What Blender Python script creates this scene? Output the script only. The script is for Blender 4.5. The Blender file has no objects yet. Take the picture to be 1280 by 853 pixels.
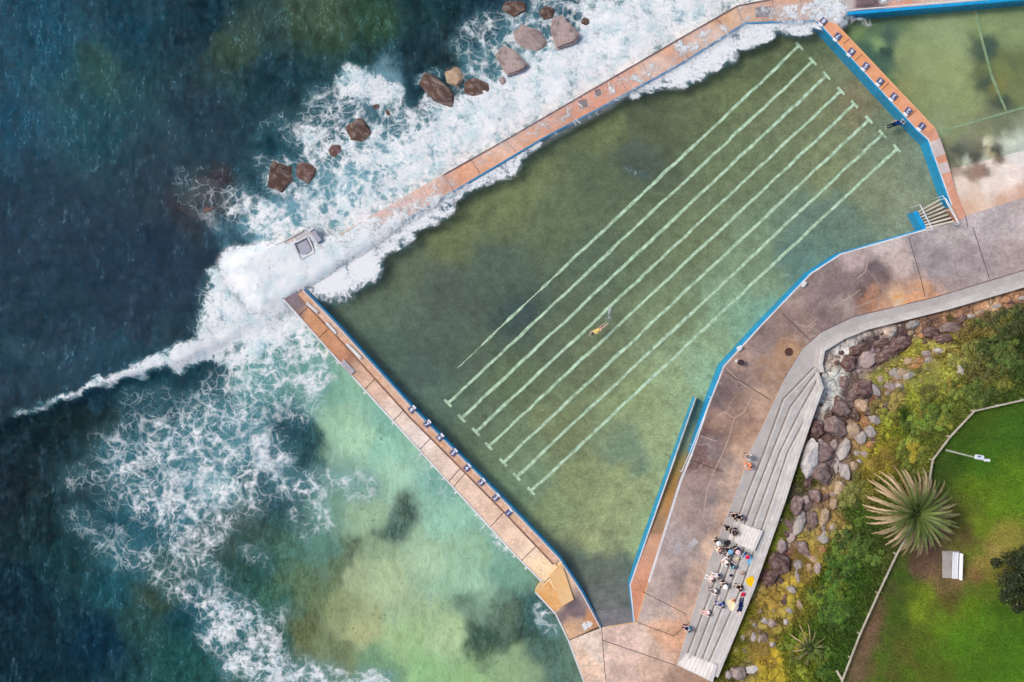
import bpy, bmesh, math, random
import numpy as np
from mathutils import Vector, Matrix, noise as mnoise
random.seed(7); rng=np.random.default_rng(5)
SC=bpy.context.scene; COL=SC.collection
H=75.0; S=12.0                       # camera height (m), photo pixels per metre at sea level
def P(px,py,z=0.0):
    f=(H-z)/H
    return Vector(((px-640)/S*f,(426.5-py)/S*f,z))
def L1(c): c=c/255.0; return c/12.92 if c<=.04045 else ((c+.055)/1.055)**2.4
def lin(r,g,b,k=1.0): return (min(1,L1(r)*k),min(1,L1(g)*k),min(1,L1(b)*k),1)
# ---------------------------------------------------------------- tagging / objects
def tag(o,label=None,cat=None,group=None,kind=None):
    if label: o['label']=label
    if cat: o['category']=cat
    if group: o['group']=group
    if kind: o['kind']=kind
    return o
def link(o,parent=None):
    COL.objects.link(o)
    if parent is not None:
        o.parent=parent
    return o
def empty(name,loc,label,cat,group=None,rz=0):
    o=bpy.data.objects.new(name,None); o.location=loc; o.rotation_euler=(0,0,rz); o.empty_display_size=.3
    link(o); return tag(o,label,cat,group)
def mesh_from(name,verts,faces,mat=None,parent=None,smooth=False):
    me=bpy.data.meshes.new(name); me.from_pydata([tuple(v) for v in verts],[],faces); me.update()
    if mat: me.materials.append(mat)
    if smooth: me.polygons.foreach_set('use_smooth',[True]*len(me.polygons))
    o=bpy.data.objects.new(name,me); return link(o,parent)
def bm_obj(name,bm,mat=None,parent=None,smooth=False):
    bmesh.ops.recalc_face_normals(bm,faces=bm.faces)
    me=bpy.data.meshes.new(name); bm.to_mesh(me); bm.free()
    if mat: me.materials.append(mat)
    if smooth: me.polygons.foreach_set('use_smooth',[True]*len(me.polygons))
    o=bpy.data.objects.new(name,me); return link(o,parent)
def keep_world(o,parent):           # parent without moving (parent is an Empty with location/rotation)
    bpy.context.view_layer.update()
    o.parent=parent; o.matrix_parent_inverse=parent.matrix_world.inverted(); return o
def add_box(bm,c,d,rz=0,rot=None,bevel=0):
    M=Matrix.Translation(c)@(rot if rot is not None else Matrix.Rotation(rz,4,'Z'))@Matrix.Diagonal((d[0],d[1],d[2],1))
    r=bmesh.ops.create_cube(bm,size=1,matrix=M)
    if bevel:
        es=list({e for v in r['verts'] for e in v.link_edges})
        bmesh.ops.bevel(bm,geom=es,offset=bevel,segments=2,affect='EDGES')
def add_tube(bm,pts,rad,n=8,cap=True):
    pts=[Vector(p) for p in pts]; rings=[]
    if not hasattr(rad,'__len__'): rad=[rad]*len(pts)
    for i,p in enumerate(pts):
        a=pts[max(i-1,0)]; b=pts[min(i+1,len(pts)-1)]; d=(b-a).normalized()
        u=d.cross(Vector((0,0,1)));
        if u.length<.01: u=Vector((1,0,0))
        u.normalize(); v=d.cross(u)
        rings.append([bm.verts.new(p+(u*math.cos(t)+v*math.sin(t))*rad[i]) for t in [2*math.pi*k/n for k in range(n)]])
    for a,b in zip(rings,rings[1:]):
        for k in range(n): bm.faces.new((a[k],a[(k+1)%n],b[(k+1)%n],b[k]))
    if cap: bm.faces.new(rings[0]); bm.faces.new(rings[-1][::-1])
def add_ball(bm,c,r,seg=12,rot=None):
    if not hasattr(r,'__len__'): r=(r,r,r)
    M=Matrix.Translation(c)@(rot if rot is not None else Matrix())@Matrix.Diagonal((r[0],r[1],r[2],1))
    bmesh.ops.create_uvsphere(bm,u_segments=seg,v_segments=max(6,seg//2+2),radius=1,matrix=M)
def prism_world(bm,pts,zt,zb):
    """vertical prism; zt may be a list"""
    zt=zt if hasattr(zt,'__len__') else [zt]*len(pts)
    t=[bm.verts.new((p[0],p[1],z)) for p,z in zip(pts,zt)]; b=[bm.verts.new((p[0],p[1],zb)) for p in pts]
    n=len(pts); f=bm.faces.new(t); g=bm.faces.new(b[::-1])
    for i in range(n): bm.faces.new((t[i],b[i],b[(i+1)%n],t[(i+1)%n]))
    bmesh.ops.triangulate(bm,faces=[f,g])
def pxs(pts,z): return [P(x,y,z) for x,y in pts]
def offset_line(pts,d):
    """offset an open world polyline sideways by d (left positive)"""
    out=[]; n=len(pts)
    for i,p in enumerate(pts):
        a=pts[i]-pts[i-1] if i>0 else None; b=pts[i+1]-pts[i] if i<n-1 else None
        def nr(v): v=Vector((v.x,v.y)); v.normalize(); return Vector((-v.y,v.x))
        if a is None: m=nr(b)
        elif b is None: m=nr(a)
        else:
            m=nr(a)+nr(b); m.normalize(); m=m/max(.4,m.dot(nr(a)))
        out.append(Vector((p.x+m.x*d,p.y+m.y*d,p.z)))
    return out
def strip(bm,pts,d0,d1,zt,zb):
    """wall along an open world polyline between offsets d0,d1; quads"""
    a=offset_line(pts,d0); b=offset_line(pts,d1); n=len(pts)
    zt=zt if hasattr(zt,'__len__') else [zt]*n; zb=zb if hasattr(zb,'__len__') else [zb]*n
    R=[[bm.verts.new((p.x,p.y,z)) for p,z in ((a[i],zt[i]),(b[i],zt[i]),(b[i],zb[i]),(a[i],zb[i]))] for i in range(n)]
    for i in range(n-1):
        for k in range(4): bm.faces.new((R[i][k],R[i][(k+1)%4],R[i+1][(k+1)%4],R[i+1][k]))
    bm.faces.new(R[0][::-1]); bm.faces.new(R[-1])
# ---------------------------------------------------------------- numpy fields
_g=rng.random((257,257))
def vnoise(x,y):
    xi=np.floor(x).astype(int); yi=np.floor(y).astype(int); fx=x-xi; fy=y-yi
    fx=fx*fx*(3-2*fx); fy=fy*fy*(3-2*fy)
    g=lambda a,b:_g[a%257,b%257]
    return (g(xi,yi)*(1-fx)+g(xi+1,yi)*fx)*(1-fy)+(g(xi,yi+1)*(1-fx)+g(xi+1,yi+1)*fx)*fy
def fbm(x,y,o=4):
    s=0; a=.5; t=0
    for i in range(o): s=s+a*vnoise(x*2**i+17*i,y*2**i+31*i); t+=a; a*=.55
    return s/t
def segdist(X,Y,x0,y0,x1,y1):
    dx,dy=x1-x0,y1-y0; l=dx*dx+dy*dy+1e-9
    t=np.clip(((X-x0)*dx+(Y-y0)*dy)/l,0,1)
    return np.hypot(X-(x0+t*dx),Y-(y0+t*dy)),t
def polydist(X,Y,pts,closed=False):
    d=np.full(np.shape(X),1e9); n=len(pts)
    for i in range(n if closed else n-1):
        a=pts[i]; b=pts[(i+1)%n]; dd,_=segdist(X,Y,a[0],a[1],b[0],b[1]); d=np.minimum(d,dd)
    return d
def inside(X,Y,pts):
    r=np.zeros(np.shape(X),bool); n=len(pts); j=n-1
    for i in range(n):
        xi,yi=pts[i]; xj,yj=pts[j]
        c=((yi>Y)!=(yj>Y))&(X<(xj-xi)*(Y-yi)/((yj-yi)+1e-12)+xi); r^=c; j=i
    return r
def sstep(a,b,x):
    t=np.clip((x-a)/(b-a),0,1); return t*t*(3-2*t)
def tones(X,Y,table,s=22,warp=14,wscale=45.,p=2.2):
    X=np.asarray(X,float); Y=np.asarray(Y,float)
    wx=X+(fbm(X/wscale,Y/wscale,5)-.5)*2*warp; wy=Y+(fbm(X/wscale+50,Y/wscale+9,5)-.5)*2*warp
    num=np.zeros(X.shape+(3,)); den=np.zeros(X.shape)
    for row in table:
        x,y,r,g,b=row[:5]; k=row[5] if len(row)>5 else 1.
        w=k/(((wx-x)**2+(wy-y)**2)+s*s)**p
        c=np.array([L1(r),L1(g),L1(b)]); num+=w[...,None]*c; den+=w
    return num/den[...,None]
def field(X,Y,segs,warp=8,wscale=26.):
    wx=X+(fbm(X/wscale,Y/wscale,4)-.5)*2*warp; wy=Y+(fbm(X/wscale+70,Y/wscale+19,4)-.5)*2*warp
    out=np.zeros(np.shape(X))
    for x0,y0,x1,y1,r,soft,d in segs:
        dd,_=segdist(wx,wy,x0,y0,x1,y1)
        out=np.maximum(out,d*(1-sstep(r-soft,r+soft,dd)))
    return out
def desat(c,k):
    l=(c@np.array([.35,.5,.15]))[...,None]; return c*(1-k)+l*k*np.array([1.0,1.0,.95])
def set_attr(me,name,vals,kind='FLOAT'):
    a=me.attributes.new(name,'FLOAT_COLOR' if kind=='C' else 'FLOAT','POINT')
    if kind=='C':
        v=np.ones((len(vals),4)); v[:,:3]=vals; a.data.foreach_set('color',v.astype(np.float32).ravel())
    else: a.data.foreach_set('value',np.asarray(vals,np.float32).ravel())
# ---------------------------------------------------------------- shader helper
class T:
    def __init__(s,name):
        s.m=bpy.data.materials.new(name); s.m.use_nodes=True; s.t=s.m.node_tree; s.t.nodes.clear()
        s.out=s.t.nodes.new('ShaderNodeOutputMaterial')
    def n(s,typ,_p=None,**ins):
        nd=s.t.nodes.new('ShaderNode'+typ)
        for k,v in (_p or {}).items(): setattr(nd,k,v)
        for k,v in ins.items():
            key=int(k[1:]) if k[0]=='i' and k[1:].isdigit() else k.replace('_',' ')
            s.put(nd.inputs[key],v)
        return nd
    def put(s,inp,v):
        if isinstance(v,bpy.types.NodeSocket): s.t.links.new(v,inp)
        elif isinstance(v,bpy.types.Node): s.t.links.new(v.outputs[0],inp)
        else: inp.default_value=v
    def math(s,op,a,b=0.,c=0.,clamp=False):
        return s.n('Math',{'operation':op,'use_clamp':clamp},i0=a,i1=b,i2=c).outputs[0]
    def pos(s,obj=False):
        return s.n('TexCoord').outputs['Object'] if obj else s.n('NewGeometry').outputs['Position']
    def noise(s,vec,scale,detail=4.,rough=.55,dist=0.,col=False):
        nd=s.n('TexNoise',Vector=vec,Scale=scale,Detail=detail,Roughness=rough,Distortion=dist)
        return nd.outputs[1 if col else 0]
    def ramp(s,fac,stops,interp='LINEAR'):
        nd=s.n('ValToRGB',Fac=fac); r=nd.color_ramp; r.interpolation=interp
        while len(r.elements)<len(stops): r.elements.new(.5)
        for e,(p,c) in zip(r.elements,stops):
            e.position=p; e.color=c if hasattr(c,'__len__') else (c,c,c,1)
        return nd.outputs[0]
    def mix(s,f,a,b,mode='MIX'):
        nd=s.n('Mix',{'data_type':'RGBA','blend_type':mode})
        s.put(nd.inputs[0],f); s.put(nd.inputs[6],a); s.put(nd.inputs[7],b); return nd.outputs[2]
    def mapr(s,v,a,b,c,d):
        return s.n('MapRange',{'clamp':True},i0=v,i1=a,i2=b,i3=c,i4=d).outputs[0]
    def bump(s,h,strength=.4,dist=.05):
        return s.n('Bump',Strength=strength,Distance=dist,Height=h).outputs[0]
    def vmul(s,v,k):
        return s.n('VectorMath',{'operation':'MULTIPLY'},i0=v,i1=k).outputs[0]
    def vadd(s,a,b):
        return s.n('VectorMath',{'operation':'ADD'},i0=a,i1=b).outputs[0]
    def attr(s,name,typ='GEOMETRY'): return s.n('Attribute',{'attribute_name':name,'attribute_type':typ})
    def pbsdf(s,**k):
        if k.get('Roughness',0.5)!=0.5 and not hasattr(k.get('Roughness'),'name') and k['Roughness']>=.85: k.setdefault('Specular_IOR_Level',.15)
        return s.n('BsdfPrincipled',**k)
    def done(s,sh):
        s.t.links.new(sh.outputs[0] if isinstance(sh,bpy.types.Node) else sh,s.out.inputs[0]); return s.m
FOAM=(.80,.81,.82,1)
def foam_mask(t,dens,k=1.0):
    p=t.vmul(t.pos(),(1,1,0))
    w1=t.vadd(t.noise(p,.30,3,.6,col=True),(-.5,-.5,-.5)); w2=t.vadd(t.noise(p,1.1,2,col=True),(-.5,-.5,-.5))
    q=t.vadd(p,t.vadd(t.vmul(w1,(3.2,3.2,0)),t.vmul(w2,(.55,.55,0))))
    nz=t.noise(p,.55,5,.6); nb=t.noise(t.vadd(p,(31,7,0)),1.3,4,.6)
    d=t.math('MULTIPLY',t.math('MAXIMUM',t.math('SUBTRACT',dens,.10),0.),t.mapr(nz,.3,.7,.25,1.75))
    v1=t.n('TexVoronoi',{'feature':'DISTANCE_TO_EDGE'},Vector=q,Scale=.36).outputs[0]
    v2=t.n('TexVoronoi',{'feature':'DISTANCE_TO_EDGE'},Vector=t.vadd(q,(5,9,0)),Scale=.85).outputs[0]
    v3=t.n('TexVoronoi',{'feature':'DISTANCE_TO_EDGE'},Vector=t.vadd(q,(1,4,0)),Scale=1.9).outputs[0]
    dm=t.math('MULTIPLY',d,t.mapr(nb,.3,.7,.3,1.7))
    m1=t.math('DIVIDE',t.math('SUBTRACT',t.math('MULTIPLY',dm,.19*k),v1),.13,clamp=True)
    m2=t.math('DIVIDE',t.math('SUBTRACT',t.math('MULTIPLY',dm,.26*k),v2),.20,clamp=True)
    m3=t.math('DIVIDE',t.math('SUBTRACT',t.math('MULTIPLY',t.math('MULTIPLY',dm,d),.34*k),v3),.24,clamp=True)
    m=t.math('MAXIMUM',m1,t.math('MAXIMUM',m2,m3))
    fine=t.noise(p,3.2,5,.7)
    m=t.math('MULTIPLY',m,t.mapr(fine,.3,.52,.45,1.))
    sol=t.math('DIVIDE',t.math('SUBTRACT',t.math('ADD',t.math('MULTIPLY',dens,t.mapr(nz,.3,.7,.58,1.22)),t.math('MULTIPLY',t.math('SUBTRACT',fine,.5),1.5)),.86),.50,clamp=True)
    bub=t.math('MULTIPLY',t.math('MULTIPLY',d,.55,clamp=True),t.mapr(t.noise(p,2.2,6,.75),.48,.66,0,.55))
    return t.math('MAXIMUM',t.math('MAXIMUM',m,sol),bub),fine
def mat_water(name,alpha,ripple=.5,body=(1,1,1,1),aerate=(.10,.32,.38,1),streak=.5,rscale=1.2):
    t=T(name); p=t.pos(); tone=t.attr('tone').outputs['Color']; dens=t.attr('foam').outputs['Fac']
    m,fine=foam_mask(t,dens)
    pr=t.vadd(t.vmul(p,(1.,.55,1.)),t.vmul(t.noise(p,.25,2,col=True),(2.5,2.5,0)))
    n1=t.noise(pr,rscale,6,.65); n2=t.noise(p,.18,3,.5)
    n3=t.noise(t.vmul(p,(1.7,.75,1.)),2.6,6,.8,.6); n4=t.noise(t.vmul(p,(1.2,.5,1.)),.7,5,.7,.8)
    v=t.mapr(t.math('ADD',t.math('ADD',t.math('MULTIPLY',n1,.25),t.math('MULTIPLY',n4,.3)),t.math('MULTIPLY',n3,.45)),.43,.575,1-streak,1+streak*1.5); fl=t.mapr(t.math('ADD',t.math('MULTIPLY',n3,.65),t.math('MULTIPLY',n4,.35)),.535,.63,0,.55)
    sh=t.mapr(t.n('SeparateColor',i0=tone).outputs[1],.08,.35,0,.62); v=t.math('ADD',t.math('MULTIPLY',v,t.math('SUBTRACT',1.,sh)),sh)
    c=t.mix(1.,tone,t.n('CombineColor',i0=t.math('MULTIPLY',v,.98),i1=v,i2=t.math('MULTIPLY',v,1.03)),'MULTIPLY')
    c=t.mix(fl,c,(.11,.23,.31,1))  # bluish sky glints off the ripples, painted into the water colour
    ae=t.math('MULTIPLY',t.math('POWER',dens,.9,clamp=True),t.mapr(n2,.3,.6,.5,.95),clamp=True)
    c=t.mix(t.math('MULTIPLY',ae,.85),c,aerate); c=t.mix(t.mapr(dens,.8,1.6,0,.75),c,(.30,.46,.50,1))
    hgt=t.math('ADD',n1,t.math('MULTIPLY',n3,.35))
    bp=t.bump(hgt,ripple,.25)
    wd=t.math('MULTIPLY',t.mapr(t.noise(t.vadd(p,(40,3,0)),1.5,7,.75),.56,.64,0,.55),t.mapr(n2,.48,.6,0,1)); wd=t.math('MULTIPLY',wd,t.mapr(t.n('SeparateColor',i0=tone).outputs[1],.08,.25,0,1)); c=t.mix(wd,c,(.05,.09,.06,1))
    w=t.pbsdf(Base_Color=c,Roughness=.12,Specular_IOR_Level=.07,IOR=1.33,Normal=bp,Alpha=t.math('MAXIMUM',alpha,ae))
    fb=t.bump(t.math('ADD',fine,m),.22,.1)
    w_=t.vadd(t.noise(p,.5,3,col=True),(-.5,-.5,-.5))
    fcol=t.mix(t.mapr(t.noise(t.vadd(p,t.vmul(w_,(2.,2.,0))),.6,8,.75),.38,.53,0,1),(.54,.67,.71,1),FOAM)
    f=t.pbsdf(Base_Color=fcol,Roughness=.9,Normal=fb)
    return t.done(t.n('MixShader',i0=m,i1=w,i2=f))
def mat_tone(name,var=.25,scale=1.,grain=.12,crack=0.,bump=.3,rough=.9,streaks=0.,bd=.05):
    t=T(name); p=t.pos(); tone=t.attr('tone').outputs['Color']
    a=t.noise(p,.35*scale,8,.65); b=t.noise(p,2.2*scale,6,.7); g=t.noise(p,14.,3,.6)
    v=t.mapr(a,.3,.7,1-var,1+var); w=t.mapr(b,.28,.72,1-var*.9,1+var*.9); gg=t.mapr(g,.3,.7,1-grain,1+grain)
    k=t.math('MULTIPLY',t.math('MULTIPLY',v,w),gg)
    c=t.mix(1.,tone,t.n('CombineColor',i0=k,i1=k,i2=k),'MULTIPLY')
    if crack:
        st=t.noise(t.vadd(p,(7,3,0)),.55,9,.72,1.2); c=t.mix(t.mapr(st,.52,.60,0,.30),c,t.mix(.5,c,(.10,.07,.075,1))); c=t.mix(t.mapr(t.noise(t.vadd(p,(17,33,0)),.9,9,.75,1.5),.56,.63,0,.35),c,(.50,.43,.38,1))
        q=t.vadd(p,t.vmul(t.noise(p,.6,4,col=True),(2.,2.,0)))
        e=t.n('TexVoronoi',{'feature':'DISTANCE_TO_EDGE'},Vector=q,Scale=.16).outputs[0]
        m=t.math('MULTIPLY',t.mapr(e,0,.012,1,0),t.mapr(t.noise(p,.3,2),.45,.6,0,crack))
        c=t.mix(m,c,(.42,.36,.32,1))
    return t.done(t.pbsdf(Base_Color=c,Roughness=rough,Normal=t.bump(t.math('ADD',b,t.math('MULTIPLY',g,.4)),bump,bd)))
def mat_conc(name,c1,c2,c3=None,scale=1.,rough=.85,bump=.25,dirt=.5,grain=.15):
    """weathered concrete: c1 main, c2 stain, c3 scattered patches"""
    t=T(name); p=t.pos()
    a=t.noise(p,.3*scale,7,.65,.6); b=t.noise(p,1.3*scale,7,.7); g=t.noise(p,12,3,.6)
    c=t.mix(t.mapr(a,.42,.62,0,1),c1,c2)
    if c3: c=t.mix(t.mapr(b,.52,.66,0,dirt),c,c3)
    k=t.mapr(t.math('ADD',t.math('MULTIPLY',b,.6),t.math('MULTIPLY',g,.4)),.3,.7,1-grain*1.6,1+grain*1.6)
    c=t.mix(1.,c,t.n('CombineColor',i0=k,i1=k,i2=k),'MULTIPLY')
    return t.done(t.pbsdf(Base_Color=c,Roughness=rough,Normal=t.bump(t.math('ADD',b,t.math('MULTIPLY',g,.3)),bump,.04)))
def mat_plain(name,c,rough=.6,var=.12,metal=0.,scale=3.,bump=.1):
    t=T(name); p=t.pos(True); b=t.noise(p,scale,5,.6)
    k=t.mapr(b,.3,.7,1-var,1+var); cc=t.mix(1.,c,t.n('CombineColor',i0=k,i1=k,i2=k),'MULTIPLY')
    return t.done(t.pbsdf(Base_Color=cc,Roughness=rough,Metallic=metal,Normal=t.bump(b,bump,.02)))
M_CLOTH={}
def cloth(name,rgb):
    if name not in M_CLOTH: M_CLOTH[name]=mat_plain('cloth_'+name,lin(*rgb),.9,.15,scale=9)
    return M_CLOTH[name]
# ---------------------------------------------------------------- polygon sheet with tone attribute
def sheet(name,poly,step,zfun,mat,tonefun=None,skirt=None,zmap=None,parent=None,foamfun=None,smooth=True):
    bm=bmesh.new(); vs=[bm.verts.new((x,y,0)) for x,y in poly]; f=bm.faces.new(vs)
    bmesh.ops.triangulate(bm,faces=[f])
    xs=[p[0] for p in poly]; ys=[p[1] for p in poly]
    for ax,lo,hi in ((0,min(xs),max(xs)),(1,min(ys),max(ys))):
        v=math.floor(lo/step)*step+step*.5
        while v<hi:
            if v>lo+.2:
                co=(v,0,0) if ax==0 else (0,v,0); no=(1,0,0) if ax==0 else (0,1,0)
                bmesh.ops.bisect_plane(bm,geom=bm.verts[:]+bm.edges[:]+bm.faces[:],dist=1e-4,plane_co=co,plane_no=no)
            v+=step
    bmesh.ops.remove_doubles(bm,verts=bm.verts,dist=.02)
    bm.verts.ensure_lookup_table()
    X=np.array([v.co.x for v in bm.verts]); Y=np.array([v.co.y for v in bm.verts])
    Z=zfun(X,Y)*np.ones(len(X))
    for v,z in zip(bm.verts,Z):
        q=P(v.co.x,v.co.y,z if zmap is None else zmap); v.co=(q.x,q.y,z)
    n0=len(bm.verts)
    for f in bm.faces:
        if f.normal.z<0: f.normal_flip()
    bmesh.ops.recalc_face_normals(bm,faces=bm.faces)
    bm.normal_update()
    if sum(f.normal.z for f in bm.faces)<0:
        for f in bm.faces: f.normal_flip()
    if skirt is not None:
        es=[e for e in bm.edges if len(e.link_faces)==1]
        r=bmesh.ops.extrude_edge_only(bm,edges=es)
        for g in r['geom']:
            if isinstance(g,bmesh.types.BMVert): g.co.z=skirt
    me=bpy.data.meshes.new(name); bm.verts.index_update(); bm.to_mesh(me)
    bm.free()
    co=np.zeros(len(me.vertices)*3); me.vertices.foreach_get('co',co); co=co.reshape(-1,3)
    zz=co[:,2] if zmap is None else np.full(len(co),zmap)
    if skirt is not None: zz=np.where(np.arange(len(co))<n0,zz,1.0)
    f=(H-zz)/H; X=co[:,0]*S/f+640; Y=426.5-co[:,1]*S/f
    if tonefun is not None: set_attr(me,'tone',tonefun(X,Y),'C')
    if foamfun is not None: set_attr(me,'foam',foamfun(X,Y))
    me.materials.append(mat)
    if skirt is None and smooth: me.polygons.foreach_set('use_smooth',[True]*len(me.polygons))
    o=bpy.data.objects.new(name,me); return link(o,parent)

# ================================================================ OUTLINES (photo pixels)
Z_WALL=.9; Z_POOL=.70; Z_FLOOR=-.55; Z_DECK=1.0
OUT_IN=[(380,352),(445,312),(564,240),(677,173),(807,103),(854,77),(931,28),(1021,25)]
OUT_OUT=[(300,332),(320,320),(385,284),(398,306),(425,292),(447,280),(554,218),(634,173),(854,45),(921,7),(971,-3)]
NE_IN=[(1021,25),(1150,166),(1161,176),(1190,258),(1197,278)]
EAST=[(1197,278),(1158,286),(1051,317),(1014,341),(951,406),(904,457),(887,501),(864,567),(850,601),(810,728),(796,778)]
WEST_IN=[(752,785),(728,740),(700,698),(640,635),(574,568),(520,514),(427,411),(380,362)]
POOL=OUT_IN+NE_IN[1:]+EAST[1:]+WEST_IN
# ================================================================ SEA
SEA_T=[(530,95,26,52,62,4),(545,75,28,54,62,3),(525,125,30,60,70,2),(515,105,30,60,70,2),(560,90,34,58,66,2),(0,0,20,68,88),(60,60,22,78,98),(150,40,18,62,78),(20,160,14,66,88),(110,150,22,70,82),(120,90,40,78,74,.8),(250,30,14,48,60),(290,55,62,86,70,.3),(420,40,54,80,60,.35),(405,15,72,94,70,.25),(470,30,52,82,58,.5),(540,20,26,58,62),(520,80,24,48,54),(350,110,22,56,66),(450,70,28,62,62,.8),(560,70,34,50,54),(600,30,22,46,60),
(0,300,18,42,62),(100,300,20,38,58),(200,220,26,44,58),(260,180,26,50,64),(200,330,22,34,58),(255,330,22,32,54),(60,400,20,40,58),(160,400,22,38,58),(250,390,24,38,58),(60,230,22,48,66),(150,450,26,66,84),(230,420,26,52,66),(20,480,22,50,66),(110,470,24,56,74),(310,300,40,62,76),(255,248,50,30,38,.9),(235,255,44,32,42,.5),(270,240,60,36,40,.4),(320,210,30,62,74),(400,140,24,60,66),(380,170,34,60,68),(350,190,22,66,76),
(250,470,20,58,70),(120,530,20,40,42),(60,540,18,40,46),(200,520,22,64,76),(160,580,28,84,96),(240,560,44,112,124),(220,620,36,100,116),(260,610,60,140,150,.7),(180,660,28,84,98),(100,600,26,52,58),(50,650,22,48,52),(10,620,18,34,44),(20,740,16,44,56),(90,700,30,66,70),(150,720,28,80,90),(200,740,58,80,64),(180,780,46,84,80),(120,800,16,52,70),(60,820,16,46,56),(20,840,14,44,54),(230,820,34,84,80),(250,770,22,70,84),(270,680,66,80,66),(290,650,84,86,70,.6),(300,700,52,84,74),
(330,480,70,140,128),(390,480,98,156,130),(300,540,60,130,140),(360,530,34,72,84),(375,560,40,76,80),(340,580,36,86,104),(330,620,42,78,84),(365,600,60,96,96),(420,520,124,168,128),(450,560,134,178,140),(430,490,104,160,128),(480,560,110,168,140),(440,600,120,160,130),(500,600,130,176,142),(460,640,126,158,116),(420,640,96,140,112),(500,640,86,110,92,.5),(505,645,70,96,90,.3),(485,665,66,100,92,.3),(400,680,76,130,110),(370,690,70,118,98),(440,690,92,112,84,.6),(415,700,92,114,82,.6),(470,690,120,146,104),(400,740,96,118,76),(380,720,88,120,84),(420,760,122,138,80),(340,760,58,104,84),(320,720,48,92,82),(300,780,34,90,86),
(450,720,134,152,104),(490,720,146,166,116),(540,700,138,170,128),(520,680,126,160,122),(560,720,120,160,124),(590,740,130,174,136),(585,755,88,120,96,.5),(600,690,120,162,124),(640,720,90,142,118),(560,640,116,170,138),(600,640,110,166,140),(540,600,110,164,140),(620,680,104,156,128),(470,770,142,154,94),(460,790,150,154,92),(510,800,128,162,98),(530,830,112,160,92),(560,790,140,168,110),(600,800,72,100,82,.7),(610,795,60,88,78,.25),(640,780,92,118,92),(650,785,50,72,68,.7),(665,760,64,104,100),(640,830,120,150,96),(700,830,84,118,102),(690,800,80,116,102),(470,840,96,140,96),(420,820,110,128,80),(380,800,104,116,70),(350,800,60,94,74),(500,770,132,156,110),(430,590,104,146,124),(590,850,120,160,90),(480,520,90,150,130),(560,600,92,150,130),(640,690,92,146,124),(480,470,90,150,128),
(560,110,34,50,58),(600,80,60,110,122),(640,50,56,100,116),(690,10,40,70,90),(740,20,36,60,80),(780,40,90,150,170),(800,10,50,80,96),(850,20,90,140,160),(650,110,120,180,195),(500,200,110,170,185),(440,230,90,150,168),(560,160,130,185,198),(430,150,56,84,100),(480,100,90,140,155),(500,150,60,100,116),(320,280,70,130,150),(340,300,90,150,170),(360,270,80,140,160),(900,-10,60,100,120),(300,330,90,150,170)]
SEA_F=[ # x0,y0,x1,y1,r,soft,density
(15,520,75,500,3,3,.55),(75,500,120,482,4,3,1.1),(120,482,172,462,5,3,1.25),(172,462,225,448,7,4,1.4),(225,448,290,420,15,6,1.6),(290,415,350,385,42,10,1.8),(300,430,335,415,26,10,1.7),(300,375,350,345,45,14,1.7),(330,330,440,275,20,14,1.3),(345,395,385,420,18,12,1.2),
(300,350,300,395,26,8,1.5),(400,280,480,235,34,22,1.0),(470,240,560,190,30,20,1.25),(520,200,640,130,42,18,1.5),(600,150,720,85,40,14,1.8),(700,100,800,45,42,14,1.9),(760,20,860,25,42,14,1.7),(800,60,880,20,34,10,1.7),(740,15,780,5,24,12,1.1),(850,-5,960,-20,30,12,1.4),
(440,105,460,112,20,8,1.5),(460,110,488,122,16,6,1.35),(480,130,545,165,14,8,.8),(430,130,440,160,24,14,.75),(400,130,440,140,20,12,.6),(400,170,440,205,34,20,.85),(450,180,500,200,34,18,1.05),(395,195,420,220,22,12,.7),(330,160,350,150,9,9,.35),(350,150,385,205,10,8,.45),(355,220,400,240,24,16,.7),(330,195,335,230,10,8,.35),(240,230,270,265,26,16,.32),(300,255,330,275,26,16,.7),(330,270,360,290,26,14,.95),
(400,290,460,262,24,12,1.3),(560,120,610,115,14,10,.45),(570,60,610,50,10,8,.4),(590,80,620,70,20,12,.55),(600,40,690,30,24,14,.6),(620,60,680,50,26,16,.75),(690,10,760,10,26,16,.6),(660,90,700,70,24,14,1.2),(600,115,640,105,20,12,.95),(535,130,580,140,14,8,.9),(540,135,600,150,16,8,1.3),(525,100,548,95,6,5,.5),(690,60,720,50,12,8,1.2),
(130,560,200,520,22,26,.40),(160,590,300,520,46,36,.62),(200,560,330,570,36,26,.72),(200,620,300,600,44,30,.72),(230,640,250,650,42,30,.68),(180,600,230,680,30,26,.62),(140,680,220,720,22,20,.5),(100,650,160,700,18,18,.38),(90,600,120,590,16,14,.35),(300,480,390,450,34,22,.72),(330,500,380,500,30,24,.55),(250,500,300,490,20,16,.5),(350,430,395,470,26,14,.85),(240,690,270,720,18,16,.6),(160,500,230,500,16,14,.3),
(340,600,400,610,20,16,.62),(385,600,405,650,16,12,.62),(400,600,455,610,18,14,.55),(370,640,380,660,14,12,.4),(225,735,290,760,20,16,.6),(270,760,330,800,26,16,.78),(280,790,340,830,30,18,.85),(300,830,400,850,22,16,.85),(400,845,480,850,12,10,.7),(340,800,350,770,14,14,.5),(310,690,330,700,12,10,.38),
(525,580,560,620,14,10,.36),(560,610,600,640,10,10,.36),(600,650,640,690,8,8,.36),(618,668,640,690,5,4,.6),(672,765,692,788,9,6,.62),(430,485,460,530,8,8,.2),
(60,350,200,300,120,80,.10),(100,200,300,300,110,60,.09),(200,150,230,190,20,20,.16),(60,180,120,230,30,26,.14),(20,430,60,440,20,20,.16)]
SEA_HOLE=[(330,345),(372,318),(430,301),(600,205),(744,124),(854,60),(930,17),(1050,5),(1600,-45),(1600,2000),(790,2000),(775,1000),(745,840),(722,795),(700,762),(690,740),(640,670),(527,540),(427,435),(366,368),(340,368)]
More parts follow.
